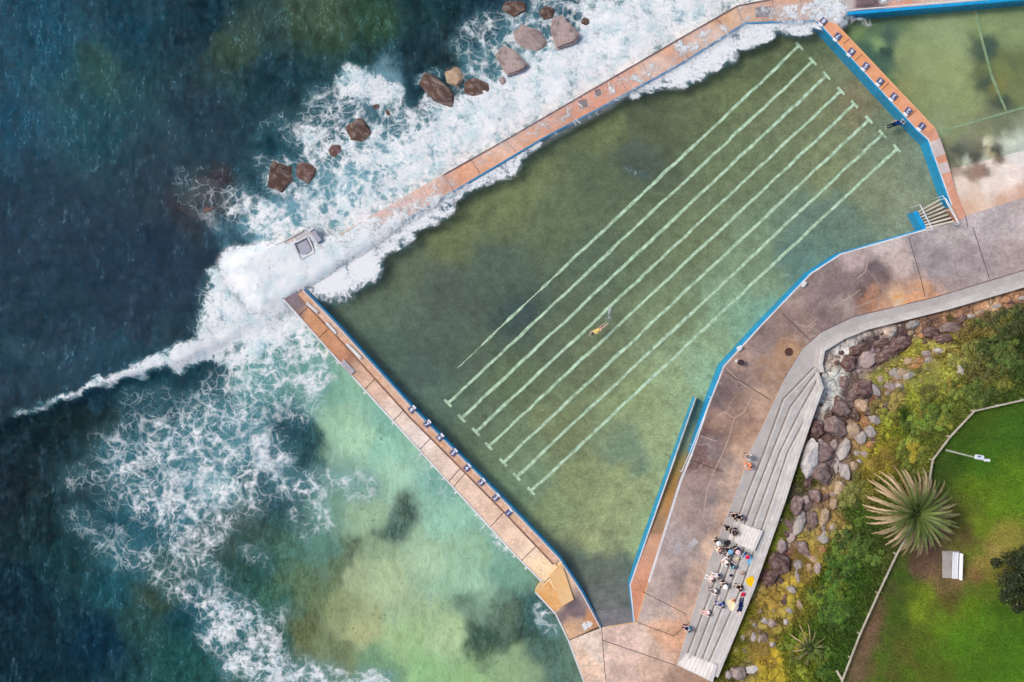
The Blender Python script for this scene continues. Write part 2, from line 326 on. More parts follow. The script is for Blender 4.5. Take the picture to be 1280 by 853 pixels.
CREST=[(-300,640),(-60,550),(75,502),(172,464),(225,450),(300,410),(400,370)]
def seaZ(X,Y):
    z=.10*np.sin((X*.6+Y)/26)+.07*np.sin((X-Y*.5)/17+1)+.22*(fbm(X/30,Y/18,4)-.5)+.1*(fbm(X/6,Y/5,3)-.5)
    d=1e9*np.ones(np.shape(X)); side=np.zeros(np.shape(X))
    for a,b in zip(CREST,CREST[1:]):
        dd,t=segdist(X,Y,a[0],a[1],b[0],b[1]); cr=(b[0]-a[0])*(Y-a[1])-(b[1]-a[1])*(X-a[0])
        side=np.where(dd<d,np.sign(cr),side); d=np.minimum(d,dd)
    amp=.65*sstep(-200,150,X)*(1-.75*sstep(190,330,X))
    w=np.where(side>0,np.exp(-(d/9)**2),np.exp(-(d/38)**2))
    f=field(X,Y,SEA_F,8)
    z=z*np.where((X>380)&(Y>380),.6,1)+amp*w+.10*np.clip(f,0,1.2)*fbm(X/5,Y/5,4)
    e=np.minimum(np.minimum(X+240,1150-X),np.minimum(Y+200,1050-Y))
    return z*sstep(0,60,e)
step=3.0
gx=np.arange(-240,1150.1,step); gy=np.arange(-200,1050.1,step)
GX,GY=np.meshgrid(gx,gy); SX,SY=GX.ravel(),GY.ravel()
SEA_F2=[(a,b,c,d,r,so+(3 if de>1.3 else 0),(de*.80 if de>1.25 else de*.9) if a>225 or de<1 else de) for a,b,c,d,r,so,de in SEA_F]
SZ=seaZ(SX,SY); ST=tones(SX,SY,SEA_T,s=12,warp=24,wscale=30); _gs=ST[:,1:2]; ST=desat(ST,.30*sstep(.06,.25,_gs)); ST=np.clip(ST*(1+.85*sstep(.10,.32,_gs)),0,1)*np.array([[1.0,1,.98]])
SF=field(SX,SY,SEA_F2,11,20)
nx,ny=len(gx),len(gy)
I=np.arange(nx*ny).reshape(ny,nx)
Q=np.stack([I[:-1,:-1],I[1:,:-1],I[1:,1:],I[:-1,1:]],-1).reshape(-1,4)
cx=SX[Q].mean(1); cy=SY[Q].mean(1)
Q=Q[~inside(cx,cy,SEA_HOLE)]
def grid_obj(name,X,Y,Z,Qd,mat,zoff=0.,attrs=()):
    used=np.unique(Qd); mp=-np.ones(len(X),int); mp[used]=np.arange(len(used))
    X,Y,Z=X[used],Y[used],Z[used]
    V=np.stack([(X-640)/S,(426.5-Y)/S,Z+zoff],1)
    me=bpy.data.meshes.new(name); me.from_pydata(V.tolist(),[],mp[Qd].tolist()); me.update()
    for n_,v,k in attrs: set_attr(me,n_,v[used],k)
    me.materials.append(mat); me.polygons.foreach_set('use_smooth',[True]*len(me.polygons))
    return link(bpy.data.objects.new(name,me))
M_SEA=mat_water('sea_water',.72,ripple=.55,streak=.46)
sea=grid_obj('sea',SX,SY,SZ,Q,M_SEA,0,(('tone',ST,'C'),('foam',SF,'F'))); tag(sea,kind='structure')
# seabed (reef and sand under the water)
M_BED=mat_tone('seabed_sand_and_weed',.35,1.2,.1,0,.3)
BZ=-1.6+.9*(fbm(SX/28,SY/28,4)-.5)*2-1.2*sstep(380,100,SX)
bed=grid_obj('seabed',SX,SY,BZ,Q,M_BED,0,(('tone',ST,'C'),)); tag(bed,kind='structure')
# far sea out to the horizon
def far_ring(name,mat,z,tonec):
    x0,x1=(-240-640)/S,(1150-640)/S; y0,y1=(426.5-1050)/S,(426.5+200)/S; B=4000
    V=[(-B,-B,z),(B,-B,z),(B,B,z),(-B,B,z),(x0,y0,z),(x1,y0,z),(x1,y1,z),(x0,y1,z)]
    V[2:3]=[V[2]]; V+=[(B,(426.5+160)/S,z),(x1,(426.5+160)/S,z)]; F=[(0,1,5,4),(8,2,6,9),(2,3,7,6),(3,0,4,7)]
    o=mesh_from(name,V,F,mat); set_attr(o.data,'tone',np.array([tonec]*10),'C'); set_attr(o.data,'foam',np.zeros(10)); return tag(o,kind='structure')
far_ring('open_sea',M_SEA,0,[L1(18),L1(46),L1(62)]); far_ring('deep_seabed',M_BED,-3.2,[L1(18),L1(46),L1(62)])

# ================================================================ POOL
POOL_T=[(400,370,60,100,96),(450,380,74,98,84),(500,330,76,98,80),(440,420,66,96,88),(560,370,60,80,80),(620,330,62,86,80),(560,290,88,104,66),(600,260,86,104,66),(650,230,96,112,68),(700,260,80,100,70),(760,150,88,106,64),(820,150,68,84,64),(800,190,60,78,74),(760,220,72,92,70),(900,110,86,106,68),(870,140,78,96,66),(960,60,78,98,64),(1000,50,78,98,66),(980,150,92,110,80),(1040,120,98,112,80),(1070,120,112,108,82,.5),(1100,230,108,124,100),(1150,250,112,128,112),(1120,180,96,116,98),(1160,230,104,122,108),(1050,200,104,120,86),(930,200,88,108,78),(800,300,80,100,76),(730,330,70,92,76),(850,400,98,120,88),(750,450,88,106,78),(700,420,74,94,76),(650,400,46,70,76,.7),(655,398,36,60,72,.4),(600,440,66,88,78),(640,480,76,100,72),(520,470,56,82,84),(560,430,60,82,80),(480,450,60,90,88),(520,500,64,100,96),(870,300,90,110,80),(1040,290,78,114,110),(1000,320,72,112,112),(1060,275,82,112,104,.7),(960,350,104,134,112),(950,320,100,128,104),(960,395,96,150,134),(900,430,116,146,116),(920,400,104,150,128),(850,480,126,152,116),(880,460,118,156,128),(800,500,116,138,96),(700,540,96,114,80),(640,560,88,114,88),(600,530,76,100,82),(560,510,66,96,88),(760,640,126,144,98),(830,560,130,150,106),(700,640,112,134,92),(740,690,136,152,104),(780,600,124,142,96),(785,570,96,126,108,.6),(800,590,90,122,108,.4),(660,610,92,124,100),(720,600,110,128,86),(820,620,130,146,100),(800,680,130,148,100),(750,712,74,90,88),(720,710,66,88,88),(790,710,74,92,90),(750,740,76,88,94),(770,760,88,92,104),(755,772,92,94,108),(785,745,82,90,98),(740,750,80,88,98)]
def poolZ(X,Y): return Z_FLOOR+1.35*sstep(692,778,Y+ (X-752)*.1)*(X<830)
POOL_F=[(380,355,395,362,8,6,.75),(385,360,425,362,16,7,.75),(410,345,450,330,26,7,1.6),(430,345,462,340,14,7,1.2),(455,315,500,292,16,6,1.3),(490,288,555,255,14,6,1.3),(555,250,575,240,7,5,1.0),(575,232,640,205,12,6,1.15),(640,200,672,178,5,4,1.0),(790,118,815,106,5,4,.9),(815,104,860,90,11,5,1.2),(850,90,905,62,18,6,1.4),(900,55,960,34,15,5,1.4),(960,32,1025,26,9,4,1.2),(985,36,1010,36,8,4,1.1),
(762,399,766,388,2.5,2.5,.55),(1128,145,1130,150,2,2,.4),(785,210,792,214,4,4,.28),(800,215,810,222,4,4,.26),(700,240,760,300,50,40,.05)]
POOL_F2=[(400,360,1000,30,60,30,.0)]
M_PF=mat_tone('pool_floor_algae',.30,2.8,.34,0,.3)
K_P=1.75
def ptone(X,Y): return np.clip(desat(tones(X,Y,POOL_T,s=12,warp=16,wscale=24),.30)*K_P*np.array([1.07,.98,.86]),0,1)
pf=sheet('pool_floor',POOL,6,poolZ,M_PF,ptone,zmap=Z_WALL); tag(pf,kind='structure')
t=T('pool_water'); p=t.pos(); dens=t.attr('foam').outputs['Fac']; m,fine=foam_mask(t,dens,1.1)
n1=t.noise(t.vadd(p,t.vmul(t.noise(p,.6,2,col=True),(1.2,1.2,0))),1.8,5,.65)
spk=t.mapr(t.noise(p,7.,3,.7),.70,.78,0,.35)
body=t.pbsdf(Specular_IOR_Level=.35,Base_Color=(.15,.17,.12,1),Roughness=.1,IOR=1.33,Normal=t.bump(n1,.35,.15))
tr=t.n('BsdfTransparent',Color=(.95,.98,.955,1))
w=t.n('MixShader',i0=t.mapr(n1,.3,.7,.04,.22),i1=tr,i2=body)
w=t.n('MixShader',i0=t.math('MULTIPLY',dens,.35,clamp=True),i1=w,i2=t.pbsdf(Base_Color=(.06,.25,.36,1),Roughness=.2))
f=t.pbsdf(Base_Color=FOAM,Roughness=.9,Normal=t.bump(fine,.22,.1))
M_PW=t.done(t.n('MixShader',i0=m,i1=w,i2=f))
def pwz(X,Y): return Z_POOL+.03*(fbm(X/14,Y/14,3)-.5)
RAMPCUT=POOL
pw=sheet('pool_water',POOL,4,pwz,M_PW,None,zmap=Z_WALL,foamfun=lambda X,Y:field(X,Y,POOL_F,5,14)); tag(pw,kind='structure')
# lane lines painted on the pool floor
M_LINE=None
t=T('lane_line_paint'); p=t.pos(); e=t.noise(p,1.6,5,.7); k=t.mapr(e,.32,.6,0,1)
M_LINE=t.done(t.pbsdf(Base_Color=t.mix(k,(.30,.42,.27,1),(.74,.95,.72,1)),Roughness=.8))
NEp=[(1000,57),(1017,76),(1034,94),(1052,113),(1069,130),(1087,149),(1104,167),(1122,185)]
SWp=[(572,460),(559,505),(576,524),(594,541),(610,559),(628,579),(645,597),(663,615)]
for i,(a,b) in enumerate(zip(NEp,SWp)):
    A=P(*a,Z_FLOOR); B=P(*b,Z_FLOOR); d=(B-A); Lg=d.length; d.normalize(); nn=Vector((-d.y,d.x,0)); z=Z_FLOOR+.012
    bm=bmesh.new(); N=330; prev=None
    for k in range(N+1):
        q=A+d*Lg*k/N; wv=.155*(1+.30*mnoise.noise(q*.35)+.30*mnoise.noise(q*3.7+Vector((i*7,0,0)))); off=nn*(.09*mnoise.noise(q*.5+Vector((9,i*5,0)))+.035*mnoise.noise(q*3.1))
        if i==0 and k>N*.70: wv*=max(.35,.65+.8*mnoise.noise(q*.7))
        if i==0 and k>N*.93: wv*=.3
        a1=bm.verts.new(q+off+nn*wv+Vector((0,0,.012))); b1=bm.verts.new(q+off-nn*wv+Vector((0,0,.012)))
        if prev: bm.faces.new((prev[0],a1,b1,prev[1]))
        prev=(a1,b1)
    for c,sg in ((A,1),(B,-1)):
        if i==0 and sg==-1: continue
        c=c+d*.1*sg
        q=[bm.verts.new(c+nn*x+d*y*sg+Vector((0,0,.022))) for x,y in ((-.56,-.15),(.52,-.12),(.56,.13),(-.52,.16))]
        bm.faces.new(q)
    o=bm_obj('lane_line',bm,M_LINE,pf)

# ================================================================ WALLS
M_ORANGE=mat_conc('orange_stained_concrete',lin(216,150,104,.95),lin(196,126,80,.95),lin(232,196,168),1.4,dirt=.8)
M_PINK=mat_conc('salmon_concrete',lin(218,160,134),lin(206,146,118),lin(210,180,170),1.,dirt=.4)
M_BEIGE=mat_conc('beige_washed_concrete',lin(216,190,172),lin(205,168,142),lin(196,140,110),1.,dirt=.55)
M_RUST=mat_conc('rust_brown_concrete',lin(196,132,82),lin(170,104,62),lin(208,172,140),1.,dirt=.6)
M_GREYP=mat_conc('purple_grey_concrete',lin(128,108,112),lin(108,90,98),lin(150,130,126),1.3,dirt=.5)
M_CREAM=mat_conc('cream_concrete',lin(232,192,142),lin(226,180,124),lin(214,160,104),1.,dirt=.4)
M_BLUE=mat_conc('blue_pool_paint',lin(8,160,220),lin(10,146,205),lin(40,176,222),1.5,rough=.5,bump=.1,dirt=.4,grain=.08)
M_WHITE=mat_conc('white_edge_paint',lin(226,226,228),lin(208,206,206),lin(186,178,172),2.,bump=.1,dirt=.5,grain=.06)
M_DARK=mat_plain('dark_joint',lin(62,52,50),.95)
def outline_thing(name,parts_px,z,mat,label,cat):
    bm=bmesh.new()
    for pts in parts_px: prism_world(bm,pxs(pts,z),z,-2.6)
    o=bm_obj(name,bm,mat); tag(o,label,cat); return o
OUTER=OUT_OUT+[(1060,-14),(1400,-52),(1400,-14),(1251,-1),(1059,15),(1047,32)]+OUT_IN[::-1]+[(353,372),(330,372),(312,350)]
outer=sheet('sea_wall',OUTER,5,lambda X,Y:Z_WALL+0*X,mat_tone('orange_sea_wall_concrete',.22,1.8,.12,0,.3),
  lambda X,Y:tones(X,Y,[(340,316,232,180,130),(365,320,226,172,124),(385,300,190,180,178),(430,310,214,176,150),(460,285,218,160,136),(500,270,222,176,156),(540,240,224,166,132),(565,222,222,146,92),(600,212,228,160,106),(640,185,226,168,124),(660,175,224,152,96),(690,155,214,142,92),(725,130,222,136,72),(745,125,218,128,66),(760,112,220,134,74),(790,92,226,144,84),(800,88,226,170,124),(820,80,226,176,140),(845,65,220,150,94),(880,48,226,176,140),(910,28,214,160,104),(935,15,216,160,104),(955,12,200,140,100),(985,10,214,152,104),(1010,8,206,150,116),(1040,14,220,196,180),(1052,4,204,180,170),(1080,2,108,84,86),(1100,4,112,88,88),(1115,10,214,140,96),(1180,2,210,180,160),(1300,-20,200,150,110)],s=6,warp=8,wscale=14)@np.array([[.88,.08,.09],[.18,.97,.20],[.04,.08,.86]]),skirt=-2.6)
tag(outer,'long orange stained concrete sea wall washed over by breaking surf','sea wall')
# dark repair patches and joints on the sea wall
def patch(name,pts,z,mat,parent,h=.03):
    bm=bmesh.new(); prism_world(bm,pxs(pts,z),z+h,z-.05); return bm_obj(name,bm,mat,parent)
for q in ([(723,126),(733,124),(735,134),(725,136)],[(743,113),(750,111),(752,119),(745,121)],[(944,10),(963,8),(965,21),(945,22)],[(1070,-8),(1100,-11),(1099,3),(1071,9)]):
    patch('repair_patch',q,Z_WALL,M_GREYP,outer)
def joint(pts,z,parent,w=.035,mat=None,name='joint'):
    bm=bmesh.new(); W=pxs(pts,z); strip(bm,W,-w,w,z+.006,z-.03); return bm_obj(name,bm,mat or M_DARK,parent)
for k in range(3,len(OUT_IN)-2):
    pass
for (x0,y0,x1,y1) in ((463,272,476,294),(510,244,522,264),(554,219,567,238),(588,199,600,217),(632,175,646,191),(676,149,690,165),(726,121,738,136),(772,94,784,114),(802,77,814,98),(846,50,860,73),(895,22,910,40),(921,8,928,27),(965,-2,968,24),(1000,-6,1003,24)):
    joint([(x0,y0),(x1,y1)],Z_WALL,outer,.03,M_GREYP)
# thin raised kerb line on the seaward edge
bm=bmesh.new(); strip(bm,pxs(OUT_OUT[6:],Z_WALL),-.16,-.02,Z_WALL+.05,Z_WALL-.1); bm_obj('edge_kerb',bm,M_GREYP,outer)
bm=bmesh.new(); strip(bm,pxs([(300,332),(320,320),(379,287)],Z_WALL),-.18,-.02,Z_WALL+.12,Z_WALL-.1); bm_obj('edge_kerb',bm,mat_conc('pale_kerb_concrete',lin(206,202,200),lin(190,184,180)),outer)
def lining(pts,zt,zb,parent,side,z_ref=Z_WALL,th=.10,name='blue_lining',mat=None):
    bm=bmesh.new(); W=pxs(pts,z_ref); zbs=zb if hasattr(zb,'__len__') else zb
    strip(bm,W,side*.0+side*.002,side*th,zt,zbs); return bm_obj(name,bm,mat or M_BLUE,parent)
lining(OUT_IN,Z_WALL-.03,-1.0,outer,-1)
lining([(1059,15),(1251,-1),(1400,-14)],Z_WALL+.02,-1.0,outer,-1,th=.32)
joint([(1059,13),(1251,-3),(1400,-16)],Z_WALL+.01,outer,.07,M_WHITE,'white_edge_line')
# pump box standing on the west end of the sea wall
M_BOX=mat_conc('pale_box_concrete',lin(214,212,216),lin(190,188,196),lin(160,156,164),2)
M_HATCH=mat_plain('grey_metal_hatch',lin(150,152,166),.5,.15,.3)
e=empty('intake_pit',P(381,309,Z_WALL),'pale concrete intake pit with grey grate on the foaming west end of the sea wall','pit')
bm=bmesh.new()
A=[P(368,305,1.1),P(384,297,1.1),P(392,315,1.1),P(376,323,1.1)]
for i in range(4):
    a,b=A[i],A[(i+1)%4]; strip(bm,[a,b],0,.16,1.12,.85)
o=bm_obj('pit_rim',bm,M_BOX); keep_world(o,e)
bm=bmesh.new(); prism_world(bm,[A[0].lerp(A[2],.12),A[1].lerp(A[3],.12),A[2].lerp(A[0],.12),A[3].lerp(A[1],.12)],1.02,.86); o=bm_obj('grate',bm,M_HATCH); keep_world(o,e)
e=empty('concrete_block',P(393,295,Z_WALL),'narrow grey concrete block on the sea wall right of the intake pit','block')
bm=bmesh.new(); prism_world(bm,pxs([(387,289),(392,286),(402,300),(396,304)],1.3),1.3,.88); o=bm_obj('block_body',bm,M_HATCH); keep_world(o,e)
bm=bmesh.new(); prism_world(bm,pxs([(385,288),(391,283),(393,286),(387,290)],1.4),1.4,1.301); o=bm_obj('block_cap',bm,M_BOX); keep_world(o,e)

# north-east starting wall
NE_OUT=[(1047,31),(1169,160),(1177,178),(1184,200),(1194,236),(1207,270)]
ne_poly=[(1022,26)]+[(1047,31)]+[(1169,160),(1149,163+3)]
ne=outline_thing('starting_wall',[[(1021,25),(1046,30),(1169,160),(1150,166)]],Z_WALL+.03,M_ORANGE,'straight salmon orange concrete starting wall at the north east end of the lap pool','pool wall')
ne.data.materials.clear(); ne.data.materials.append(mat_conc('salmon_orange_concrete',lin(228,158,112),lin(224,164,134),lin(222,178,158),.8,dirt=.35,grain=.08))
lining(NE_IN[:2],Z_WALL-.02,-1.0,ne,-1)
joint([(1020,24),(1149,165)],Z_WALL+.03,ne,.03,M_WHITE,'white_edge_line')
joint([(1045,31),(1168,160)],Z_WALL+.03,ne,.03,M_CREAM,'pale_edge_line')
for a,b in (((1078,68),(1068,77)),((1111,104),(1101,114)),((1062,49),(1054,55)),((1145,138),(1134,148))): joint([a,b],Z_WALL+.03,ne,.03)
cv=outline_thing('curved_walkway',[[(1150,166),(1169,160),(1177,178),(1184,200),(1194,236),(1207,270),(1197,278),(1190,258),(1161,176)]],Z_WALL+.05,M_PINK,'curved salmon concrete walkway between the starting wall and the pool steps','walkway')
lining(NE_IN[1:4],Z_WALL,-1.0,cv,-1); joint([(1150,165),(1161,175),(1190,257)],Z_WALL+.05,cv,.06,M_WHITE,'white_edge_line')
for q in ([(1163,178),(1175,173),(1182,193),(1168,197)],[(1172,206),(1184,202),(1188,214),(1176,219)]): patch('grey_slab',q,Z_WALL+.05,mat_conc('pale_grey_slab',lin(208,194,190),lin(196,180,176)),cv,.008)
# ---- west walkway
W_OUT=[(353,374),(427,457),(527,567),(567,611),(640,691),(677,728)]
WZ=.95
west_poly=[(380,362),(353,374),(427,457),(527,567),(567,611),(640,691),(677,728),(669,741),(694,768),(710,801),(751,782),(728,740),(700,698),(640,635),(574,568),(520,514),(427,411)]
WEST_T=[(372,375,128,110,118),(368,388,118,98,104),(385,395,204,142,88),(400,415,200,136,84),(420,430,196,132,84),(430,445,178,120,82),(440,450,160,104,70),(425,430,192,128,80),(445,460,206,160,130),(470,485,222,178,150),(500,510,224,192,174),(530,540,220,196,184),(560,575,222,190,170),(590,610,224,186,160),(620,645,226,184,156),(645,670,228,188,158),(660,685,230,194,162),(680,715,236,198,148),(690,735,238,200,144),(700,745,236,196,140),(672,742,206,158,96),(680,755,216,160,96),(690,760,222,176,118),(705,768,120,98,104),(715,758,110,92,100),(725,765,112,94,104),(735,770,196,130,64),(712,785,214,160,110),(720,780,190,150,120),(700,790,224,180,136),(720,720,218,170,132),(735,745,150,128,126)]
west=sheet('west_walkway',west_poly,4,lambda X,Y:WZ+0*X,mat_tone('west_walkway_concrete',.24,1.9,.18,0,.3),lambda X,Y:np.clip(tones(X,Y,WEST_T,s=6,warp=8,wscale=10)@np.array([[1.0,.06,.08],[.10,1.08,.14],[.02,.04,.92]]),0,1),skirt=-2.6)
tag(west,'long straight rust to cream concrete walkway dividing the lap pool from the shallow sea','walkway')
WI=[(752,785),(728,740),(700,698),(640,635),(574,568),(520,514),(427,411),(380,362)][::-1]
lining(WI,WZ-.03,-1.0,west,1,z_ref=WZ)
joint([(x-1.2,y+1.2) for x,y in WI],WZ+.14,west,.05,M_WHITE,'white_edge_line')
# raised kerb along the pool side carrying the lane numbers
Wi=pxs(WI[:-1],WZ)[:-1]
bm=bmesh.new(); strip(bm,Wi,-.78,-.06,WZ+.14,WZ-.1); kb=bm_obj('raised_kerb',bm,mat_conc('kerb_salmon_concrete',lin(216,176,150),lin(208,158,124),lin(228,200,180),1.6,dirt=.7),west)
bm=bmesh.new(); strip(bm,offset_line(Wi,-.9),-.10,.09,WZ+.012,WZ-.1); bm_obj('kerb_shade_strip',bm,mat_conc('kerb_shade_concrete',lin(120,96,92),lin(150,116,100),lin(96,78,76),2),west)  # flat dark strip added as the raised kerb's painted shadow
# white outer edge with little fixings
Wo=pxs(W_OUT,WZ); bm=bmesh.new(); strip(bm,Wo,-.02,.15,WZ+.06,WZ-.3); bm_obj('outer_edge',bm,M_WHITE,west)
bm=bmesh.new(); strip(bm,pxs([(669,741),(694,768),(710,801),(729,852),(745,900),(760,1000)],WZ),-.02,.13,WZ+.075,WZ-.3); bm_obj('outer_edge',bm,M_WHITE,west)
for a,b in (((491,527),(509,508)),((524,563),(545,541)),((560,603),(577,584)),((566,610),(583,590)),((612,660),(631,639)),((651,702),(671,682)),((680,729),(705,704)),((456,487),(472,470)),((398,423),(412,410)),((372,396),(385,384))): joint([a,b],WZ,west,.035)
for f_ in [.05,.12,.19,.26,.33,.40,.47,.54,.61,.68,.75,.82,.9]:
    tot=f_*(len(Wo)-1); i=int(tot); q=Wo[i].lerp(Wo[i+1],tot-i); bm=bmesh.new(); add_box(bm,(q.x-.1,q.y-.1,WZ-.05),(.22,.22,.2),rz=.8,bevel=.02); bm_obj('bracket',bm,M_WHITE,west)
bm=bmesh.new(); strip(bm,pxs([(694,704),(704,718),(716,750)],WZ),-.05,.05,WZ+.012,WZ-.05); bm_obj('joint',bm,M_GREYP,west)
patch('step_slab',[(686,719),(702,703),(717,749),(702,758)],WZ,M_CREAM,west,.16)
patch('lower_step',[(669,741),(685,727),(705,756),(692,764)],WZ,mat_conc('ochre_step',lin(222,160,96),lin(232,184,126),lin(200,140,84),2),west,.05)
for q in ([(727,781),(731,777),(735,785),(731,789)],[(734,776),(741,779),(738,785),(733,783)]): patch('white_paint_mark',q,WZ,M_WHITE,west,.01)
patch('grey_lid',[(426,455),(430,449),(444,464),(438,470)],WZ,mat_conc('grey_lid_concrete',lin(196,190,196),lin(170,164,170)),west,.12)
# ---- starting blocks with lane numbers
M_NAVY=mat_plain('navy_plate_paint',lin(88,94,132),.55,.15); M_NUM=mat_plain('white_numeral_paint',lin(236,236,240),.6,.04)
def text_mesh(ch,size):
    cu=bpy.data.curves.new('digit','FONT'); cu.body=ch; cu.size=size; cu.extrude=.004; cu.align_x='CENTER'; cu.align_y='CENTER'; cu.offset=.012
    o=bpy.data.objects.new('digit',cu); COL.objects.link(o); dg=bpy.context.evaluated_depsgraph_get()
    me=bpy.data.meshes.new_from_object(o.evaluated_get(dg)); bpy.data.objects.remove(o); return me
WORDS=['one','two','three','four','five','six','seven','eight']
def start_block(px,py,z,num,ang,side,sz,wofs):
    e=empty('starting_block',P(px,py,z),f'navy starting block with white number {num} on the {side}','starting block','numbered starting blocks at both pool ends',ang)
    bm=bmesh.new(); add_box(bm,(0,0,.06),(sz,sz,.12),bevel=.02); bm_obj('block_plate',bm,M_NAVY,e)
    me=text_mesh(str(num),sz*.98); me.materials.append(M_NUM); n_=bpy.data.objects.new('numeral',me); n_.location=(0,-.01,.126); link(n_,e)
    bm=bmesh.new(); add_box(bm,(0,wofs,.05),(sz*.75,.26,.10),bevel=.015); bm_obj('white_grip',bm,M_NUM,e)
for i,(x,y) in enumerate([(1152,158),(1135,139),(1117,121),(1100,102),(1082,83),(1064,65),(1047,46),(1029,27)]):
    start_block(x,y,Z_WALL+.03,i+1,math.atan2(-1,-1)-math.pi/2+math.radians(5)+0,'north east starting wall',.64,.46)
for i,(x,y) in enumerate([(636,641),(620,622),(602,603),(584,585),(567,566),(550,547),(534,530),(515,512)]):
    start_block(x-.5,y+.2,WZ+.14,i+1,math.radians(-45-2),'south west walkway kerb',.60,.36)
# low surf wall stubs on west walkway (white blocks)
for i,(x0,y0,x1,y1,lb) in enumerate([(384,379,398,391,'first'),(409,404,421,417,'second'),(434,430,452,448,'third')]):
    bm=bmesh.new(); strip(bm,pxs([(x0,y0),(x1,y1)],WZ),-.14,.14,WZ+.3,WZ+.001); o=bm_obj('kerb_block',bm,M_WHITE); tag(o,f'low white concrete kerb block on the rusty walkway end, {lb} from the surf','kerb block','white kerb blocks on the west walkway')

# ================================================================ DECK
LINE0=[(964,511),(937,567),(932,585),(911,640),(887,701),(868,762),(847,830)]
DECK=[(1197,278),(1207,270),(1280,247),(1600,150),(1600,245),(1280,339),(1171,372),(1067,397),(1027,416),(1004,436),(981,474)]+LINE0+[(893,853),(850,1000),(760,1000),(745,900),(729,852),(710,801),(752,785)]+EAST[1:][::-1]
DECK_T=[(1230,275,176,160,162),(1270,290,172,156,156),(1180,290,172,158,156),(1150,310,150,136,138),(1220,320,150,132,134),(1270,320,156,134,130),(1170,330,142,128,130),(1120,330,180,156,146),(1110,310,184,166,158),(1090,335,110,92,96),(1070,330,170,146,140),(1080,360,96,78,76),(1090,370,160,108,76,.8),(1100,350,112,90,86),(1060,350,124,104,102),(1040,360,120,100,98),(1050,380,150,130,122),(1120,375,176,136,104,.5),(1130,382,214,140,76,.4),(1150,370,200,140,90,.4),(1110,385,196,142,100,.4),(1020,370,134,112,108),(1000,370,150,124,114),(1030,400,120,98,94),(990,400,132,106,98),(970,400,138,110,100),(960,420,126,104,98),(990,440,168,126,84),(985,435,160,116,80,.6),(1000,410,140,112,100),(950,440,150,124,114),(930,450,158,126,112),(920,480,128,104,98),(940,480,136,108,96),(960,460,160,122,92),(900,500,112,92,92),(920,510,132,102,88),(950,500,168,132,106),(930,540,168,128,100),(900,530,150,116,96),(885,540,116,84,78),(890,560,128,106,104),(880,575,118,84,76),(910,580,150,126,114),(930,570,184,146,118),(870,600,146,118,110),(890,620,142,122,118),(920,600,176,144,122),(860,640,156,130,120),(880,650,152,130,124),(905,640,182,146,122),(850,680,154,136,132),(870,690,150,130,124),(890,690,196,160,134),(830,720,176,150,140),(850,715,148,128,122),(870,720,178,144,124),(810,760,184,158,146),(830,750,170,146,136),(850,760,192,150,124),(850,790,196,140,100),(830,790,206,152,112),(800,800,206,172,152),(780,800,196,160,144),(760,820,204,170,150),(740,810,216,188,168),(730,830,216,176,144),(780,840,200,164,146),(820,830,190,152,126),(850,840,160,124,100),(760,900,200,160,140),(1350,260,170,150,150)]
deck=sheet('promenade_deck',DECK,4,lambda X,Y:Z_DECK+0*X,mat_tone('stained_deck_concrete',.30,1.6,.2,.8,.3),lambda X,Y:np.clip(tones(X,Y,DECK_T,s=5,warp=14,wscale=14)@np.array([[1.06,.10,.10],[.15,1.09,.15],[.04,.08,1.0]]),0,1),skirt=-2.6); tag(deck,kind='structure')
lining(EAST[1:8],Z_DECK-.03,-1.0,deck,-1,z_ref=Z_DECK,th=.12)
lining([(1158,286),(1146,264)],Z_DECK-.25,-1.0,deck,-1,z_ref=Z_DECK,th=.2)
joint([(1158,287),(1051,318),(1014,342),(951.5,407),(905,458),(888,501),(865,567)],Z_DECK,deck,.075,M_WHITE,'white_edge_line')
joint([(865,567),(851,601),(811,728)],Z_DECK,deck,.11,M_WHITE,'white_edge_line')
joint([(810,729),(796,778),(752,785)],Z_DECK,deck,.035,M_CREAM,'pale_edge_line')
for pts in ([(1136,297),(1152,352)],[(1216,284),(1237,349)],[(978,392),(1012,425)],[(906,465),(963,500)],[(796,778),(842,795),(872,770)],[(752,785),(756,840),(765,900)],[(710,801),(752,784)],[(804,740),(858,768)],[(862,575),(905,590)],[(1152,352),(1156,372)],[(752,800),(845,832)],[(1207,270),(1210,285)]): joint(pts,Z_DECK,deck,.03)
M_PALE=mat_conc('pale_repair_line',lin(196,172,158),lin(176,150,136),None,3)
for pts in ([(943,489),(930,515),(918,523),(912,545),(903,568),(892,590),(884,612),(878,650)],[(918,523),(905,515),(898,519)],[(906,458),(925,478),(943,489),(964,500)],[(1086,317),(1082,340),(1072,348)],[(1042,383),(1068,368),(1075,362)],[(1010,408),(1022,398),(1010,412),(1020,405)],[(1128,300),(1136,320)],[(876,545),(896,552)]):
    joint(pts,Z_DECK,deck,.045,M_PALE,'repair_line')
patch('pale_patch',[(1113,368),(1128,364),(1133,380),(1117,384)],Z_DECK,mat_conc('pale_orange_patch',lin(212,190,166),lin(214,160,100),lin(222,140,66),3),deck,.008)
for q in ([(841,686),(848,675),(854,682),(845,694)],[(857,684),(868,672),(873,678),(862,690)]): patch('pale_patch',q,Z_DECK,mat_conc('light_grey_patch',lin(188,182,184),lin(170,160,160)),deck,.008)
for k,(x,y) in enumerate(((924,436),(1004,356))):
    bm=bmesh.new(); add_box(bm,P(x,y,Z_DECK+.12),(.45,.5,.24),rz=.6,bevel=.05); add_box(bm,P(x+2,y-2,Z_DECK+.2),(.25,.3,.4),rz=.6,bevel=.04)
    o=bm_obj('bollard_box',bm,M_WHITE); tag(o,['small white box on the pool edge beside the dark round bin','small white box on the pool edge at the deck bend'][k],'box')
    bm=bmesh.new()
